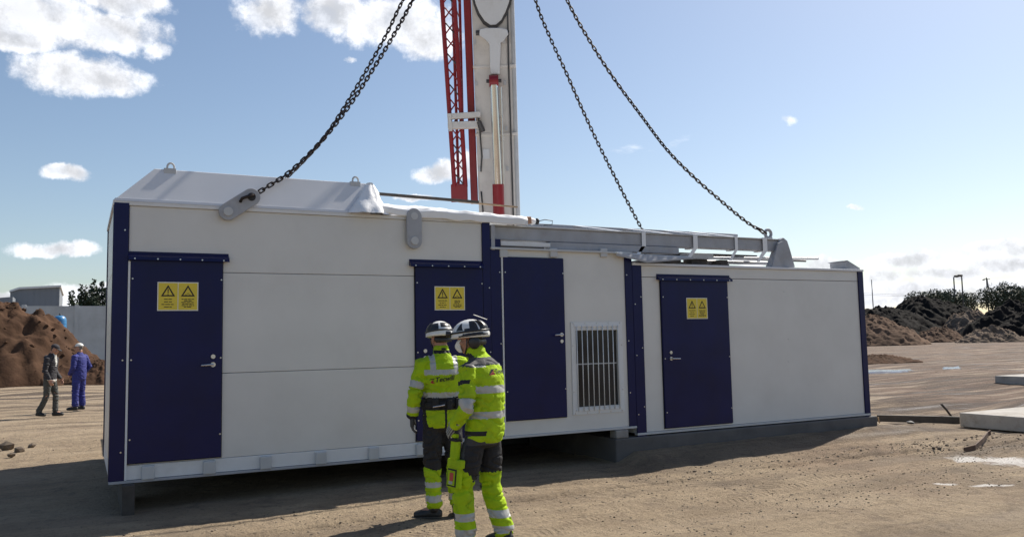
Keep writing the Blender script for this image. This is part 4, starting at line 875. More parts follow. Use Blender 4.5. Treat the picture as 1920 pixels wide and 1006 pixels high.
for i, (u, vt, dp, w) in enumerate(((135, 552, 78, 2.6), (147, 541, 80, 2.8), (160, 543, 84, 2.8), (172, 532, 80, 3.4), (185, 535, 83, 3.2), (199, 530, 81, 3.4), (214, 538, 82, 3.4))):
    tree('conifer_tree', u, dp, at(u, vt, dp).z, w, 'conifer', ['shortest dark conifer, leftmost above the perimeter wall', 'second dark conifer from the left above the perimeter wall', 'third dark conifer from the left above the perimeter wall', 'tall dark conifer in the middle of the row above the perimeter wall', 'dark conifer right of the tall middle one above the perimeter wall', 'tallest dark conifer beside the container end above the perimeter wall', 'dark conifer hidden largely behind the container end'][i], 60+i, 'conifers behind the perimeter wall')
def zat(u, v, dp): return at(u, v, dp).z
for i, (u, vt, dp, w) in enumerate(((1733, 542, 105, 11), (1785, 536, 98, 12), (1808, 548, 102, 8), (1884, 522, 92, 12), (1920, 532, 96, 12))):
    tree('broadleaf_tree', u, dp, zat(u, vt, dp), w, 'leaf', ['small round broadleaf tree farthest left above the dark heaps', 'bushy broadleaf tree below the two street lamps', 'low broadleaf tree just right of the street lamps', 'tallest broadleaf tree above the right heaps', 'broadleaf tree cut by the right edge of the view'][i], 80+i, 'broadleaf trees behind the heaps')
# ------------------------------------------------------------------ poles and lamps
def lamp(u, vt, dp, lean, sd, label):
    b = at(u, 600, dp); t = at(u+lean, vt, dp); root = thing('street_lamp', (b.x, b.y, 0), label, 'street lamp', 'street lamps'); L = (b.x, b.y, 0)
    part('pole', MB().tube([(b.x, dp, 0), (t.x, dp, t.z-.3), (t.x+sd*.15, dp, t.z), (t.x+sd*.5, dp, t.z+.12)], [.14, .12, .08, .06], 10), M_pole, root, L, smooth=True)
    part('lamp_head', MB().ell((t.x+sd*.95, dp, t.z+.08), (.75, .38, .26), 14, 8), M_pole, root, L, smooth=True)
lamp(1793, 518, 96, -5, 1, 'left one of the two tall curved street lamps'); lamp(1808, 517, 94, -5, -.5, 'right one of the two tall curved street lamps')
b = at(1639, 600, 110); zt = zat(1639, 524, 110); o = MB().tube([(0, 0, 0), (-.1, 0, zt)], [.13, .08], 10).build('utility_pole', M_pole, smooth=True); o.location = (b.x, 110, 0); tag(o, 'single thin utility pole nearest the container end', 'pole')
b = at(1855, 600, 95); zt = zat(1855, 520, 95); up_ = thing('utility_pole', (b.x, 95, 0), 'braced A-frame utility pole with crossarm beside the tallest tree', 'pole'); L = (b.x, 95, 0)
part('mast', MB().tube([(b.x, 95, 0), (b.x, 95, zt)], [.15, .11], 10), M_pole, up_, L, smooth=True); part('strut', MB().tube([(b.x+2.4, 95, 0), (b.x+.15, 95, zt-.2)], [.14, .1], 10), M_pole, up_, L, smooth=True)
part('crossarm', MB().bar((b.x-1.1, 94.85, zt-.35), (b.x+.9, 94.85, zt-.35), .12, .12), M_pole, up_, L); part('lamp_head', MB().ell((b.x-1.2, 94.85, zt-.5), (.35, .2, .14), 10, 6), M_pole, up_, L)
for k, v in enumerate((548, 551)):
    a = at(1600, v, 110); c = at(1960, v-14, 95); pts = [a.lerp(c, t)+Vector((0, 0, -1.2*math.sin(math.pi*t))) for t in np.linspace(0, 1, 20)]
    rod('overhead_wire', pts, .022, M_pole, ['upper overhead wire right of the containers', 'lower overhead wire right of the containers'][k], 'wire')

# ------------------------------------------------------------------ people
def remesh(mb, name, mats, voxel, smooth, parent=None, matfn=None, wr=0, wsc=9.0, wfn=None):
    tmp = bpy.data.objects.new('tmp', mb.mesh('tmp', mats)); COL.objects.link(tmp)
    r = tmp.modifiers.new('r', 'REMESH'); r.mode = 'VOXEL'; r.voxel_size = voxel; r.adaptivity = 0
    s = tmp.modifiers.new('s', 'SMOOTH'); s.factor = .5; s.iterations = smooth
    dg = bpy.context.evaluated_depsgraph_get(); dg.update(); me = bpy.data.meshes.new_from_object(tmp.evaluated_get(dg), depsgraph=dg)
    bpy.data.objects.remove(tmp); me.name = name
    mi_ = [matfn(p.center, p.normal) for p in me.polygons] if matfn else None   # cloth panels are cut before the cloth creases
    if wr:
        co = [v.co.copy() for v in me.vertices]; no = [v.normal.copy() for v in me.vertices]
        for v, c, n in zip(me.vertices, co, no):
            k = wr*(wfn(c) if wfn else 1)
            w = fbm(c.x*wsc, c.y*wsc, c.z*wsc*1.7, 2); w2 = 1-abs(2*fbm(c.x*wsc*.8+5, c.y*wsc*.8, c.z*wsc*1.5, 2)); n3 = fbm(c.x*wsc*.9+9, c.y*wsc*.9, c.z*wsc*1.9+3, 1); v.co = c+n*(k*(.45*w+.45*(w2-.6)-1.5*max(0, 1-abs(n3)*6)))
    me.materials.clear()
    for m in mats: me.materials.append(m)
    me.polygons.foreach_set('use_smooth', [True]*len(me.polygons))
    if matfn: me.polygons.foreach_set('material_index', mi_)
    me.update(); o = bpy.data.objects.new(name, me); COL.objects.link(o)
    if parent: o.parent = parent
    return o
def seg(p, pts):   # distance to a polyline and length along it
    best = (9, 0); acc = 0
    for a, b in zip(pts, pts[1:]):
        d = b-a; t = max(0, min(1, (p-a).dot(d)/d.length_squared)); q = (p-(a+d*t)).length
        if q < best[0]: best = (q, acc+t*d.length)
        acc += d.length
    return best
def V(*a): return Vector(a)
def hand(mb, w, d, pn, side, curl=.35, k=1.0, pad=0):
    d = d.normalized(); side = (side-d*side.dot(d)).normalized(); pn = (pn-d*pn.dot(d)-side*pn.dot(side)).normalized()
    mb.limb([w-d*.02*k, w+d*.03*k, w+d*.085*k], [(.028*k+pad, .020*k+pad), (.040*k+pad, .018*k+pad), (.040*k+pad, .014*k+pad)], ref=pn)
    for off, ln in ((.030, .072), (.0105, .082), (-.0095, .076), (-.029, .060)):
        p = w+d*.082*k+side*off*k; a = curl*.6; pts = [p]
        for s in (.42, .33, .25): q = d*math.cos(a)+pn*math.sin(a); p = p+q*ln*k*s; pts.append(p); a += curl
        mb.limb(pts, [.0100*k+pad*.6, .0095*k+pad*.6, .0088*k+pad*.6, .0078*k+pad*.6], ref=side, n=8)
    p = w+d*.022*k+side*.034*k; pts = [p, p+(d*.62+side*.7+pn*.3).normalized()*.045*k, p+(d*.62+side*.7+pn*.3).normalized()*.045*k+(d*.85+side*.25+pn*.4).normalized()*.036*k]
    mb.limb(pts, [.0135*k+pad*.6, .0115*k+pad*.6, .009*k+pad*.6], ref=pn, n=8)
def headgeo(mb, c, rot, nb):
    def e(p, r): mb.ell(c+rot@Vector(p), r, 16, 12, rot)
    e((0, -.012, .035), (.076, .097, .092)); e((0, .025, -.03), (.063, .070, .090)); e((0, .042, -.088), (.045, .045, .034))
    e((0, .100, -.022), (.013, .020, .024)); e((0, .088, .012), (.050, .016, .012)); e((0, .088, -.066), (.024, .014, .010))
    for s in (-1, 1): e((s*.077, -.008, -.015), (.011, .026, .034)); e((s*.045, .065, -.03), (.024, .022, .02))
    mb.limb([c+rot@V(0, -.025, -.06), nb+V(0, .0, .0), nb+V(0, 0, -.05)], [(.056, .058), (.060, .060), (.085, .07)])
def eyes(parent, c, rot):
    for s in (-1, 1):
        mb = MB().ell(c+rot@V(s*.030, .083, -.004), (.012, .009, .008), 10, 8, rot); mb.build('eye', mat('eye_white', (.6, .58, .55), .3), parent, smooth=True)
def person(loc, rz, P, label):
    """P: joints and styling. Returns the body mesh (top level) with clothing as children."""
    J = P['J']; rot = Matrix.Rotation(P['hy'], 3, 'Z')@Matrix.Rotation(P['hx'], 3, 'X'); hc = J['head']
    b = MB(); headgeo(b, hc, rot, J['neck'])
    tor = P['torso']; b.limb([V(0, t[0], t[1]) for t in tor[1:-1]], [(t[2]*.78, t[3]*.78) for t in tor[1:-1]])
    for s in 'LR':
        a = J['arm'+s]; b.limb(a, [.048, .040, .030]); l = J['leg'+s]; b.limb(l[:3], [.075, .055, .042]); b.limb([l[2]+V(0, 0, -.01), l[2].lerp(l[3], .6)], [.04, .035])
        wd = P.get('hd'+s, (a[2]-a[1])); hand(b, a[2], wd, P['pn'+s], P['sd'+s], P['curl'])
    def bm(c, n):
        q = rot.transposed()@(c-hc)
        if c.z > J['neck'].z-.02 and (q.z > .055 or (q.y < -.02 and q.z > -.055 and abs(q.x) < .074)): return 1
        return 0
    body = remesh(b, 'person', [M_skin, P.get('hair', M_hair)], .0085, 3, None, bm); body.location = loc; body.rotation_euler.z = rz
    tag(body, label, 'person'); eyes(body, hc, rot)
    # jacket
    j = MB(); j.limb([V(0, t[0], t[1]) for t in tor], [(t[2], t[3]) for t in tor], n=24)
    ar = P.get('armr', (.083, .070, .058))
    for s in 'LR':
        a = J['arm'+s]; m_ = a[0].lerp(a[1], .5); m2 = a[1].lerp(a[2], .5)
        j.limb([a[0]+V(-.06 if s == 'R' else .06, 0, .005), a[0], m_, a[1], m2, a[2]+(a[1]-a[2]).normalized()*.01], [ar[0]*.95, ar[0], (ar[0]+ar[1])*.5, ar[1]*1.02, (ar[1]+ar[2])*.5, ar[2]])
    def wfn(c):
        k = .55 if not (c.y < -.06 and 1.23 < c.z < 1.45 and abs(c.x) < .16) else .2   # printed area lies flatter
        for s in 'LR':
            e = (c-J['arm'+s][1]).length; k += 1.0*math.exp(-(e/.12)**2)
        return k
    jk = remesh(j, 'jacket', P['jm'], .0075, 5, body, P['jf'], .013, 8.5, wfn)
    # trousers
    t_ = MB(); pr = P['pelvis']; t_.limb([V(0, p[0], p[1]) for p in pr], [(p[2], p[3]) for p in pr], n=20); lr = P.get('legr', (.092, .098, .085, .078, .078))
    for s in 'LR':
        l = J['leg'+s]; t_.limb([l[0], l[0].lerp(l[1], .5), l[1], l[1].lerp(l[2], .5), l[2]+V(0, 0, .03)], lr)
    def wt(c):
        k = .5
        for s in 'LR': k += 1.0*math.exp(-((c-J['leg'+s][1]).length/.13)**2)+1.0*math.exp(-((c-J['leg'+s][2]).length/.12)**2)
        return k
    remesh(t_, 'trousers', P['tm'], .0075, 4, body, P['tf'], .0125, 8, wt)
    for s in 'LR':
        l = J['leg'+s]; an, toe = l[2], l[3]; d = (toe-an); d.z = 0; ln = d.length; d.normalize(); bt = MB(); z0 = .045
        bt.limb([V(an.x, an.y, .17), V(an.x, an.y, .09)], [(.052, .058), (.05, .06)])
        bt.limb([V(an.x, an.y, z0)-d*.055, V(an.x, an.y, z0+.012)+d*.03, V(an.x, an.y, z0)+d*(ln*.7), V(an.x, an.y, .04)+d*ln], [(.040, .045), (.045, .058), (.050, .045), (.042, .034)], ref=(0, 0, 1))
        lift = P.get('lift'+s, 0)
        o = remesh(bt, 'boot', [P.get('bm', M_boot), P.get('sm', M_sole)], .008, 2, body, lambda c, n: 1 if c.z < .028 else 0)
        for v in o.data.vertices:
            if v.co.z < .004: v.co.z = .004
            if lift: k = max(0, min(1, (.25-(v.co-V(an.x, an.y, v.co.z)).dot(d))/.3)); v.co.z += lift*k
    return body, jk, rot
def glove(body, w, d, pn, sd, curl, mats, fn=None):
    mb = MB(); hand(mb, w, d, pn, sd, curl, 1.03, .004); mb.limb([w-d.normalized()*.06, w+d.normalized()*.02], [(.044, .040), (.036, .026)], ref=pn)
    return remesh(mb, 'glove', mats, .0045, 2, body, fn)
def helmet(body, c, rot, patches, muff=True, lampfront=True, shell=M_helm):
    def P3(az, t, k=1.0):
        s = math.sin(t); x = math.sin(az)*s*.124*k; y = math.cos(az)*s*.152*k; z = math.cos(t)*.128*k
        ridge = 1+.022*math.cos(az*2)*s+.02*max(0, math.cos(az*6))*s*math.cos(t)
        if t > R(88): x *= 1.03; y *= 1.04
        return c+rot@Vector((x*ridge, y*ridge-.004, z+.028))
    mb = MB(); n = 40; vs = []; ts = [R(a) for a in (4, 14, 26, 38, 50, 62, 74, 84, 92, 99)]
    for t in ts: vs += [P3(2*math.pi*i/n, t+(R(5)*math.cos(2*math.pi*i/n+math.pi) if t > R(80) else 0)) for i in range(n)]
    m = len(ts)
    vs += [P3(2*math.pi*i/n, R(99), .90) for i in range(n)]; vs += [P3(2*math.pi*i/n, R(60), .88) for i in range(n)]
    fs = [(j*n+i, (j+1)*n+i, (j+1)*n+(i+1) % n, j*n+(i+1) % n) for j in range(m+1) for i in range(n)]+[tuple(range(n)), tuple(range((m+2)*n-1, (m+1)*n-1, -1))]
    h = mb.add(vs, fs).build('helmet', shell, body, smooth=True)
    for (a0, a1, t0, t1, kk) in patches:   # raised black vents, clips and strap mounts
        mb = MB(); K = 6; g = []
        for j in range(K+1):
            for i in range(K+1):
                u = i/K; v = j/K; w = 1 if not kk == 'tri' else (.25+.75*v); a = R((a0+a1)/2+(a1-a0)*(u-.5)*w); e = .010 if 0 < i < K and 0 < j < K else -.01
                g.append(P3(a, R(t0+(t1-t0)*v), 1.012+e+(.05 if kk == 'big' and 0 < i < K and 0 < j < K else 0)))
        mb.add(g, [(j*(K+1)+i, j*(K+1)+i+1, (j+1)*(K+1)+i+1, (j+1)*(K+1)+i) for j in range(K) for i in range(K)]); mb.build('vent' if kk == 'tri' else 'trim', M_hblk, h, smooth=True)
    if muff:
        for s in (-1, 1):
            p = c+rot@V(s*.118, -.055, .03); mb = MB().ell(p, (.030, .052, .060), 14, 10, rot@Matrix.Rotation(.4, 3, 'X')); mb.build('ear_muff', M_hblk, h, smooth=True)
    if lampfront:
        p = c+rot@V(0, .158, .055); mb = MB(); mb.tube([p, p+rot@V(0, .035, .004)], [.024, .027], 14); mb.build('head_lamp', M_hblk, h, autos=True)
        mb = MB(); mb.tube([P3(R(a), R(78), 1.02) for a in range(0, 361, 15)], .009, 6); mb.build('lamp_strap', M_hblk, h, smooth=True)
    for s in (-1, 1):
        mb = MB(); mb.tube([c+rot@V(s*.098, .01, .0), c+rot@V(s*.082, .02, -.06), c+rot@V(s*.05, .045, -.112), c+rot@V(0, .055, -.128)], .006, 6); mb.build('chin_strap', M_hblk, h, smooth=True)
    mb = MB().limb([c+rot@V(-.085, -.075, -.03), c+rot@V(0, -.118, -.04), c+rot@V(.085, -.075, -.03)], [(.022, .012)]*3, ref=(0, 1, 0)); mb.build('cradle', M_hblk, h, smooth=True)
    return h
def print_on(body, jk, txt, cx, cz, width, m, shear=.28, mats=None, arrow=True, tilt=0):
    "lettering printed on the back of a jacket"
    cu = bpy.data.curves.new('lettering', 'FONT'); cu.body = txt; cu.size = 1; cu.shear = shear; cu.offset = .018; cu.align_x = 'LEFT'
    to = bpy.data.objects.new('lettering_tmp', cu); COL.objects.link(to); dg = bpy.context.evaluated_depsgraph_get(); dg.update()
    me = bpy.data.meshes.new_from_object(to.evaluated_get(dg), depsgraph=dg); bpy.data.objects.remove(to)
    bm = bmesh.new(); bm.from_mesh(me); bpy.data.meshes.remove(me)
    xs = [v.co.x for v in bm.verts]; w = max(xs)-min(xs); k = width/w; x0 = min(xs)
    V_ = [(( v.co.x-x0)*k-width*.36, v.co.y*k) for v in bm.verts]; bm.verts.index_update(); F_ = [tuple(v.index for v in f.verts) for f in bm.faces]; bm.free()
    tri = [(-width*.80, -.012), (-width*.38, .036), (-width*.60, .034)], [(-width*.80, -.012), (-width*.42, -.008), (-width*.50, .012), (-width*.44, .030)]
    bv = BVHTree.FromPolygons([v.co for v in jk.data.vertices], [tuple(p.vertices) for p in jk.data.polygons])
    ct, s_ = math.cos(tilt), math.sin(tilt)
    def drop(p, e):
        x = cx+p[0]*ct-p[1]*s_; z = cz+p[0]*s_+p[1]*ct; h = bv.ray_cast(V(x, -1, z), V(0, 1, 0)); return (x, (h[0].y if h[0] else -.15)-e, z)
    mb = MB(); mb.add([drop(p, .006) for p in V_], F_, 0)
    if arrow: mb.add([drop(p, .006) for p in tri[0]], [(0, 1, 2)], 0); mb.add([drop(p, .008) for p in tri[1]], [(0, 1, 2, 3)], 1)
    return mb.build('logo_print', [m, M_logor], jk)

# ---- worker seen from behind, lettered jacket
JL = dict(head=V(-.01, .035, 1.685), neck=V(0, -.005, 1.53),
          armL=[V(-.185, -.01, 1.435), V(-.268, -.03, 1.17), V(-.282, .03, .945)], armR=[V(.185, -.01, 1.435), V(.262, .0, 1.17), V(.20, .20, 1.06)],
          legL=[V(-.092, 0, .92), V(-.10, .015, .50), V(-.095, -.02, .10), V(-.255, .055, .04)], legR=[V(.092, 0, .92), V(.115, .03, .50), V(.135, .03, .10), V(.19, .20, .04)])
def jfL(c, n):
    for s in 'LR':
        d, t = seg(c, JL['arm'+s])
        if abs(c.x) > .19 and d < .12:
            if .17 < t < .235 or .40 < t < .455: return 1
            if t > .487: return 2
            return 0
    if c.z > 1.565: return 0
    if c.z > 1.535 and n.y < 0: return 2
    if 1.335 < c.z < 1.385 or 1.125 < c.z < 1.17: return 1
    if c.z > 1.36 and .085 < abs(c.x) < .135: return 1
    if c.z < 1.125 and c.z > 1.01: return 2
    if c.z < 1.01 and abs(c.x) < .013: return 2
    if c.z < 1.01 and abs(c.x) > .17-.5*max(0, .90-c.z): return 2
    return 0
def tfL(c, n):
    if c.z > .47+.02*math.sin(c.x*20): return 1
    if .295 < c.z < .345 or .165 < c.z < .225: return 2
    return 0
PL = dict(J=JL, hy=.25, hx=-.12, torso=[(-.0, .885, .195, .150), (0, .96, .192, .148), (0, 1.07, .180, .138), (-.005, 1.2, .190, .142), (-.012, 1.34, .205, .145), (-.012, 1.43, .185, .125), (-.008, 1.49, .115, .095), (0, 1.535, .080, .082), (.004, 1.585, .074, .080)],
          pelvis=[(0, .86, .165, .130), (0, .98, .170, .132)], jm=[M_hv, M_refl, M_blk], jf=jfL, tm=[M_hv, M_blk, M_refl], tf=tfL, curl=.38,
          pnL=V(.9, .3, 0), sdL=V(.2, 1, 0), pnR=V(-.9, 0, -.2), sdR=V(-.2, .2, 1), hdL=V(-.02, .10, -1), hdR=V(-.3, .9, -.3))
wl = gat(832, 970); ry = R(-9)
bL, jL, rotL = person(wl, ry, PL, 'worker seen from behind in lettered yellow jacket, black thighs and white helmet')
bL['label'] = 'worker seen from behind in yellow lettered jacket with black tool belt and white helmet'
glove(bL, JL['armL'][2], PL['hdL'], PL['pnL'], PL['sdL'], .45, [M_glove]); glove(bL, JL['armR'][2], PL['hdR'], PL['pnR'], PL['sdR'], .5, [M_glove])
helmet(bL, JL['head'], rotL, [(150, 205, 38, 66, 'q'), (215, 262, 40, 78, 'q'), (262, 300, 30, 76, 'big'), (110, 140, 40, 80, 'q'), (60, 90, 40, 72, 'tri'), (300, 335, 40, 70, 'tri')], muff=False, lampfront=True)
print_on(bL, jL, 'Tecwill', -.025, 1.275, .185, M_ink, tilt=.10)
# tool belt with pouches
mb = MB(); n = 40; pr = []
for z, k in ((1.035, .004), (1.04, .012), (1.085, .012), (1.09, .004)): pr.append([((.183+k)*math.cos(2*math.pi*i/n), -.002+(.142+k)*math.sin(2*math.pi*i/n), z+.012*math.cos(2*math.pi*i/n)) for i in range(n)])
mb.add([p for r_ in pr for p in r_], [(j*n+i, j*n+(i+1) % n, (j+1)*n+(i+1) % n, (j+1)*n+i) for j in range(3) for i in range(n)])
tb = mb.build('tool_belt', M_blk, bL, smooth=True)
for x, y, w, h in ((-.10, -.155, .05, .10), (.03, -.168, .045, .09), (.12, -.140, .05, .10), (-.185, -.03, .05, .10)):
    MB().box(x-w/2, x+w/2, y-.016, y+.022, 1.015, 1.015+h).build('pouch', M_blk, tb, bevel=.008)
MB().tube([(-.13, -.168, 1.045), (-.05, -.182, 1.055), (-.02, -.18, 1.06)], .006, 6).build('tool', M_steel, tb)
mb = MB().box(-.02, .02, -.089, -.078, 1.565, 1.583); mb.build('collar_tag', M_blk, jL)

# ---- worker in profile with a respirator
JR = dict(head=V(-.01, .085, 1.665), neck=V(0, .03, 1.515),
          armL=[V(-.185, -.005, 1.415), V(-.262, -.045, 1.135), V(-.225, .105, .985)], armR=[V(.185, .0, 1.415), V(.25, .0, 1.14), V(.14, .20, 1.03)],
          legL=[V(-.092, -.02, .92), V(-.125, .105, .50), V(-.125, .075, .10), V(-.16, .255, .04)], legR=[V(.092, -.03, .92), V(.115, .0, .50), V(.12, -.13, .10), V(.15, .05, .04)])
def jfR(c, n):
    for s in 'LR':
        d, t = seg(c, JR['arm'+s])
        if abs(c.x) > .195 and d < .12:
            if .235 < t < .30: return 1
            if s == 'L' and .095 < t < .128 and n.x < -.55 and abs(c.y+.03) < .07: return 2
            if t > .535: return 1
            if t < .03 and n.z > .3: return 3
            return 0
    if c.z > 1.545: return 0
    if c.z > 1.515: return 2 if n.y > -.1 else 0
    if c.z > 1.455 and n.y < .5: return 3
    if c.z > 1.44 and n.y < .5 and abs(c.x) > .1: return 1
    if 1.235 < c.z < 1.29 or 1.035 < c.z < 1.09: return 1
    if .905 < c.z < .94 and (n.x < -.25 and n.y > -.75): return 2
    return 0
def tfR(c, n):
    s = 'L' if c.x < 0 else 'R'; top = (.54+.10*max(0, -n.x)) if s == 'L' else .60
    ax = JR['leg'+s]; k = ax[1].lerp(ax[2], max(0, min(1, (.5-c.z)/.4)))
    if c.z > top: return 1 if c.y > .03 or c.z > .83 else 3
    if .22 < c.z < .53 and c.y-k.y > .045 and abs(c.x-k.x) < .06: return 1
    if .245 < c.z < .305 or .125 < c.z < .185: return 2
    return 0
PR = dict(J=JR, hy=.42, hx=-.10, torso=[(-.03, .90, .182, .150), (-.04, .97, .180, .148), (-.05, 1.07, .172, .138), (-.055, 1.2, .178, .140), (-.04, 1.34, .195, .142), (-.018, 1.42, .182, .132), (.008, 1.475, .115, .100), (.033, 1.52, .086, .086), (.047, 1.57, .080, .084)],
          pelvis=[(-.03, .86, .150, .122), (-.035, .96, .150, .120)], jm=[M_hv, M_refl, M_blk, M_dgr], jf=jfR, tm=[M_hv, M_dgr, M_refl, M_blk], tf=tfR, curl=.5, armr=(.079, .066, .054), legr=(.078, .100, .092, .085, .086), liftR=.03,
          pnL=V(.6, .2, -.5), sdL=V(.3, .3, 1), pnR=V(-.9, 0, -.2), sdR=V(-.2, .2, 1), hdL=V(.22, .85, -.75), hdR=V(-.4, .9, -.3))
wr_ = gat(906, 1029); rz_ = R(31)
bR, jR, rotR = person(wr_, rz_, PR, 'worker in profile with white respirator, yellow jacket and thigh pocket, nearest the camera')
def gf_(c, n): return 1 if math.sin((c.x*.5+c.y+c.z*1.2)*210) > .35 else 0
glove(bR, JR['armL'][2], PR['hdL'], PR['pnL'], PR['sdL'], .5, [M_glovew, M_glove], gf_); glove(bR, JR['armR'][2], PR['hdR'], PR['pnR'], PR['sdR'], .5, [M_glovew, M_glove], gf_)
hR = helmet(bR, JR['head'], rotR, [(285, 312, 40, 72, 'tri'), (262, 280, 66, 80, 'q'), (232, 262, 30, 74, 'q'), (178, 226, 28, 76, 'big'), (40, 70, 40, 72, 'tri'), (95, 130, 40, 76, 'q'), (200, 300, 84, 96, 'q')], muff=False)
for s in (-1, 1):
    mb = MB().ell(JR['head']+rotR@V(s*.088, -.045, -.035), (.026, .050, .056), 14, 10, rotR); mb.build('ear_muff', M_hblk, hR, smooth=True)
mb = MB(); a_ = JR['head']+rotR@V(-.05, -.06, .185); mb.bar(a_, a_+rotR@V(0, -.10, -.05), .06, .004); mb.build('raised_visor', M_signw, hR)
mb = MB(); c = JR['head']; vs = []
for i in range(9):
    for k in range(9):
        a = -1.05+2.1*i/8; b = k/8; rr = .070+.035*math.sin(math.pi*b)*math.cos(a*.8)
        vs.append(c+rotR@V(math.sin(a)*.062, .035+rr*math.cos(a)*.95, -.105+.105*b))
mb.add(vs, [(i*9+k, (i+1)*9+k, (i+1)*9+k+1, i*9+k+1) for i in range(8) for k in range(8)]); o = mb.build('respirator', M_mask, bR, smooth=True); s_ = o.modifiers.new('t', 'SOLIDIFY'); s_.thickness = .006; s_.offset = 1
print_on(bR, jR, 'Tecwill', .02, 1.385, .155, M_ink)
# thigh pocket with framed badge, upper pouch
def oriented_box(name, c, xd, zd, w, h, t, m, parent, bevel=.01):
    xd = xd.normalized(); zd = (zd-xd*zd.dot(xd)).normalized(); yd = zd.cross(xd); q = [(-w/2, -h/2), (w/2, -h/2), (w/2, h/2), (-w/2, h/2)]
    mb = MB().hexa([c+xd*a+zd*b-yd*t/2 for a, b in q], [c+xd*a+zd*b+yd*t/2 for a, b in q]); return mb.build(name, m, parent, bevel=bevel), yd
xd = V(.50, .80, 0); zd = V(.02, -.22, 1)
nrm = V(-.85, .5, -.1).normalized()
pc = V(-.205, .12, .60); xd = V(.35, .93, .02)
pk, yd = oriented_box('thigh_pocket', pc, xd, zd, .17, .20, .045, M_hv, bR, .014)
yo = yd if yd.x < 0 else -yd
oriented_box('pocket_flap', pc+yo*.006+zd.normalized()*.095, xd, zd, .185, .065, .05, M_hv, pk)
oriented_box('badge_frame', pc+yo*.024+zd.normalized()*-.02, xd, zd, .12, .135, .008, M_blk, pk, .003)
oriented_box('badge', pc+yo*.0285+zd.normalized()*-.02, xd, zd, .098, .112, .004, M_hv, pk, .001)
oriented_box('badge_print', pc+yo*.031+zd.normalized()*-.012+xd.normalized()*-.004, xd, zd, .050, .062, .003, M_badge, pk, .001)
oriented_box('badge_print', pc+yo*.031+zd.normalized()*-.058+xd.normalized()*-.004, xd, zd, .050, .022, .003, M_gray, pk, .001)
pk2, yd2 = oriented_box('holster_pouch', V(-.205, .11, .80), xd, zd, .095, .17, .05, M_hv, bR, .02)
oriented_box('pouch_band', V(-.205, .11, .873)+yo*.003, xd, zd, .098, .022, .052, M_blk, pk2, .003)
oriented_box('pouch_strap', V(-.207, .115, .905), xd, zd, .07, .03, .04, M_hv, pk2, .006)

# ---- two distant men
JA = dict(head=V(.0, .10, 1.63), neck=V(0, .045, 1.49), armL=[V(-.18, .02, 1.40), V(-.25, -.03, 1.12), V(-.21, .14, .90)], armR=[V(.18, .02, 1.40), V(.24, .0, 1.12), V(.235, .12, .89)],
          legL=[V(-.09, 0, .90), V(-.09, .10, .50), V(-.09, .10, .10), V(-.11, .28, .04)], legR=[V(.09, 0, .90), V(.10, -.02, .50), V(.10, -.20, .10), V(.13, -.03, .04)])
def jfA(c, n):
    if c.z > 1.22 and n.y > .4 and abs(c.x) < .035+.12*(c.z-1.34): return 1
    if c.z < .90: return 1
    return 0
PA = dict(J=JA, hy=.1, hx=-.45, torso=[(0, .865, .175, .135), (0, .95, .178, .138), (0, 1.07, .172, .132), (.003, 1.2, .182, .138), (.01, 1.34, .198, .142), (.02, 1.42, .175, .122), (.035, 1.47, .115, .10), (.04, 1.515, .09, .09)],
          pelvis=[(0, .84, .155, .125), (0, .96, .16, .125)], jm=[M_hood, M_shirt], jf=jfA, tm=[M_gtrou], tf=lambda c, n: 0, curl=.35, legr=(.10, .09, .074, .068, .07), armr=(.078, .064, .05), sm=M_boot,
          pnL=V(.9, .2, 0), sdL=V(.2, 1, 0), pnR=V(-.9, .2, 0), sdR=V(-.2, 1, 0), liftR=.02)
fa = gat(92, 780); bA, jA, rotA = person(fa, -R(118), PA, 'distant man in dark hooded jacket and grey trousers walking with head bowed')
JB = dict(head=V(0, .03, 1.655), neck=V(0, 0, 1.50), armL=[V(-.19, .0, 1.42), V(-.25, -.02, 1.14), V(-.16, .16, .96)], armR=[V(.19, .0, 1.42), V(.285, -.08, 1.15), V(.205, .06, .95)],
          legL=[V(-.09, 0, .90), V(-.12, .01, .50), V(-.14, -.01, .10), V(-.20, .18, .04)], legR=[V(.09, 0, .90), V(.11, .01, .50), V(.12, -.02, .10), V(.15, .19, .04)])
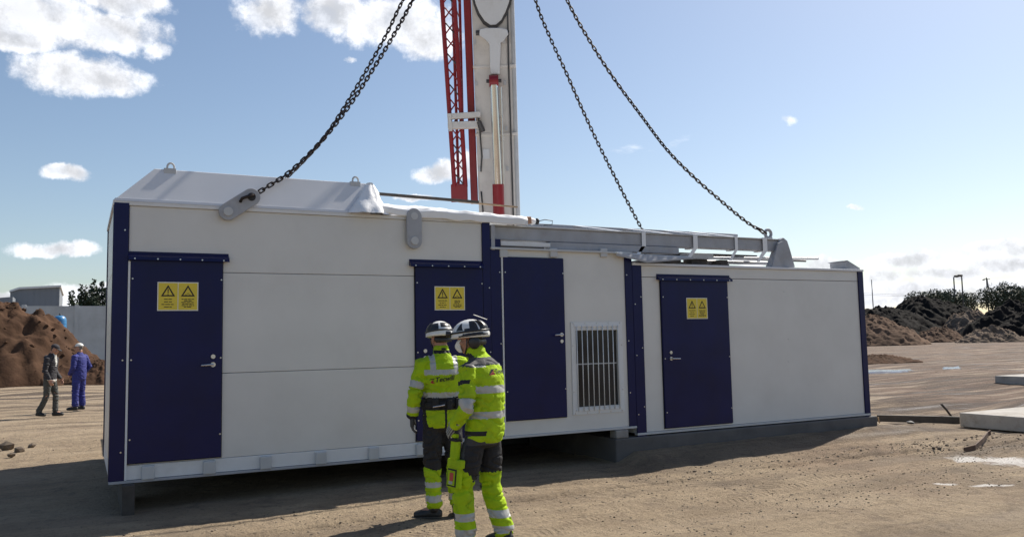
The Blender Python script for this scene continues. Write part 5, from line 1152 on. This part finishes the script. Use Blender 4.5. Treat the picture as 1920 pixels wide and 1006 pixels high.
PB = dict(J=JB, hy=.35, hx=-.1, torso=[(0, .84, .195, .155), (0, .95, .198, .165), (.01, 1.07, .20, .172), (.01, 1.2, .203, .165), (0, 1.34, .205, .15), (-.005, 1.42, .18, .125), (0, 1.475, .11, .095), (.004, 1.52, .08, .08)],
          pelvis=[(0, .84, .17, .14), (0, .96, .18, .15)], jm=[M_navy], jf=lambda c, n: 0, tm=[M_navy], tf=lambda c, n: 0, curl=.4, legr=(.115, .105, .09, .085, .088), sm=M_boot, hair=mat('grey_hair', (.18, .16, .14), .7),
          pnL=V(.9, .2, 0), sdL=V(.2, 1, 0), pnR=V(-.9, .2, 0), sdR=V(-.2, 1, 0))
fb = gat(147, 768); bB, jB, rotB = person(fb, R(50), PB, 'distant man in royal blue workwear and pale cap standing with his back turned')
def cap(body, c, rot, m, m2):
    mb = MB(); n = 24; vs = []; ts = [R(a) for a in (5, 20, 38, 56, 74, 90)]
    for t in ts: vs += [c+rot@V(math.sin(2*math.pi*i/n)*math.sin(t)*.086, math.cos(2*math.pi*i/n)*math.sin(t)*.108-.012, math.cos(t)*.088+.05) for i in range(n)]
    mb.add(vs, [(j*n+i, (j+1)*n+i, (j+1)*n+(i+1) % n, j*n+(i+1) % n) for j in range(5) for i in range(n)]+[tuple(range(n))]); h = mb.build('cap', m, body, smooth=True)
    mb = MB(); K = 9; a = [c+rot@V(math.sin(R(-62+124*i/K))*.084, math.cos(R(-62+124*i/K))*.104-.010, .055) for i in range(K+1)]; b = [c+rot@V(math.sin(R(-50+100*i/K))*.085, math.cos(R(-62+124*i/K))*.10+.068, .040) for i in range(K+1)]
    d = [p+rot@V(0, 0, -.006) for p in a+b]; q = K+1
    mb.add(a+b+d, [(i, i+1, q+i+1, q+i) for i in range(K)]+[(2*q+i+1, 2*q+i, 3*q+i, 3*q+i+1) for i in range(K)]+[(q+i, q+i+1, 3*q+i+1, 3*q+i) for i in range(K)]); mb.build('cap_peak', m2, h, smooth=True)
cap(bA, JA['head'], rotA, M_hood, M_hood); cap(bB, JB['head'], rotB, M_signw, M_hblk)
mb = MB().limb([V(-.13, -.05, 1.44), V(0, -.10, 1.47), V(.13, -.05, 1.44)], [(.05, .035)]*3, ref=(0, 0, 1)); remesh(mb, 'hood', [M_hood], .008, 3, bA, None, .008)
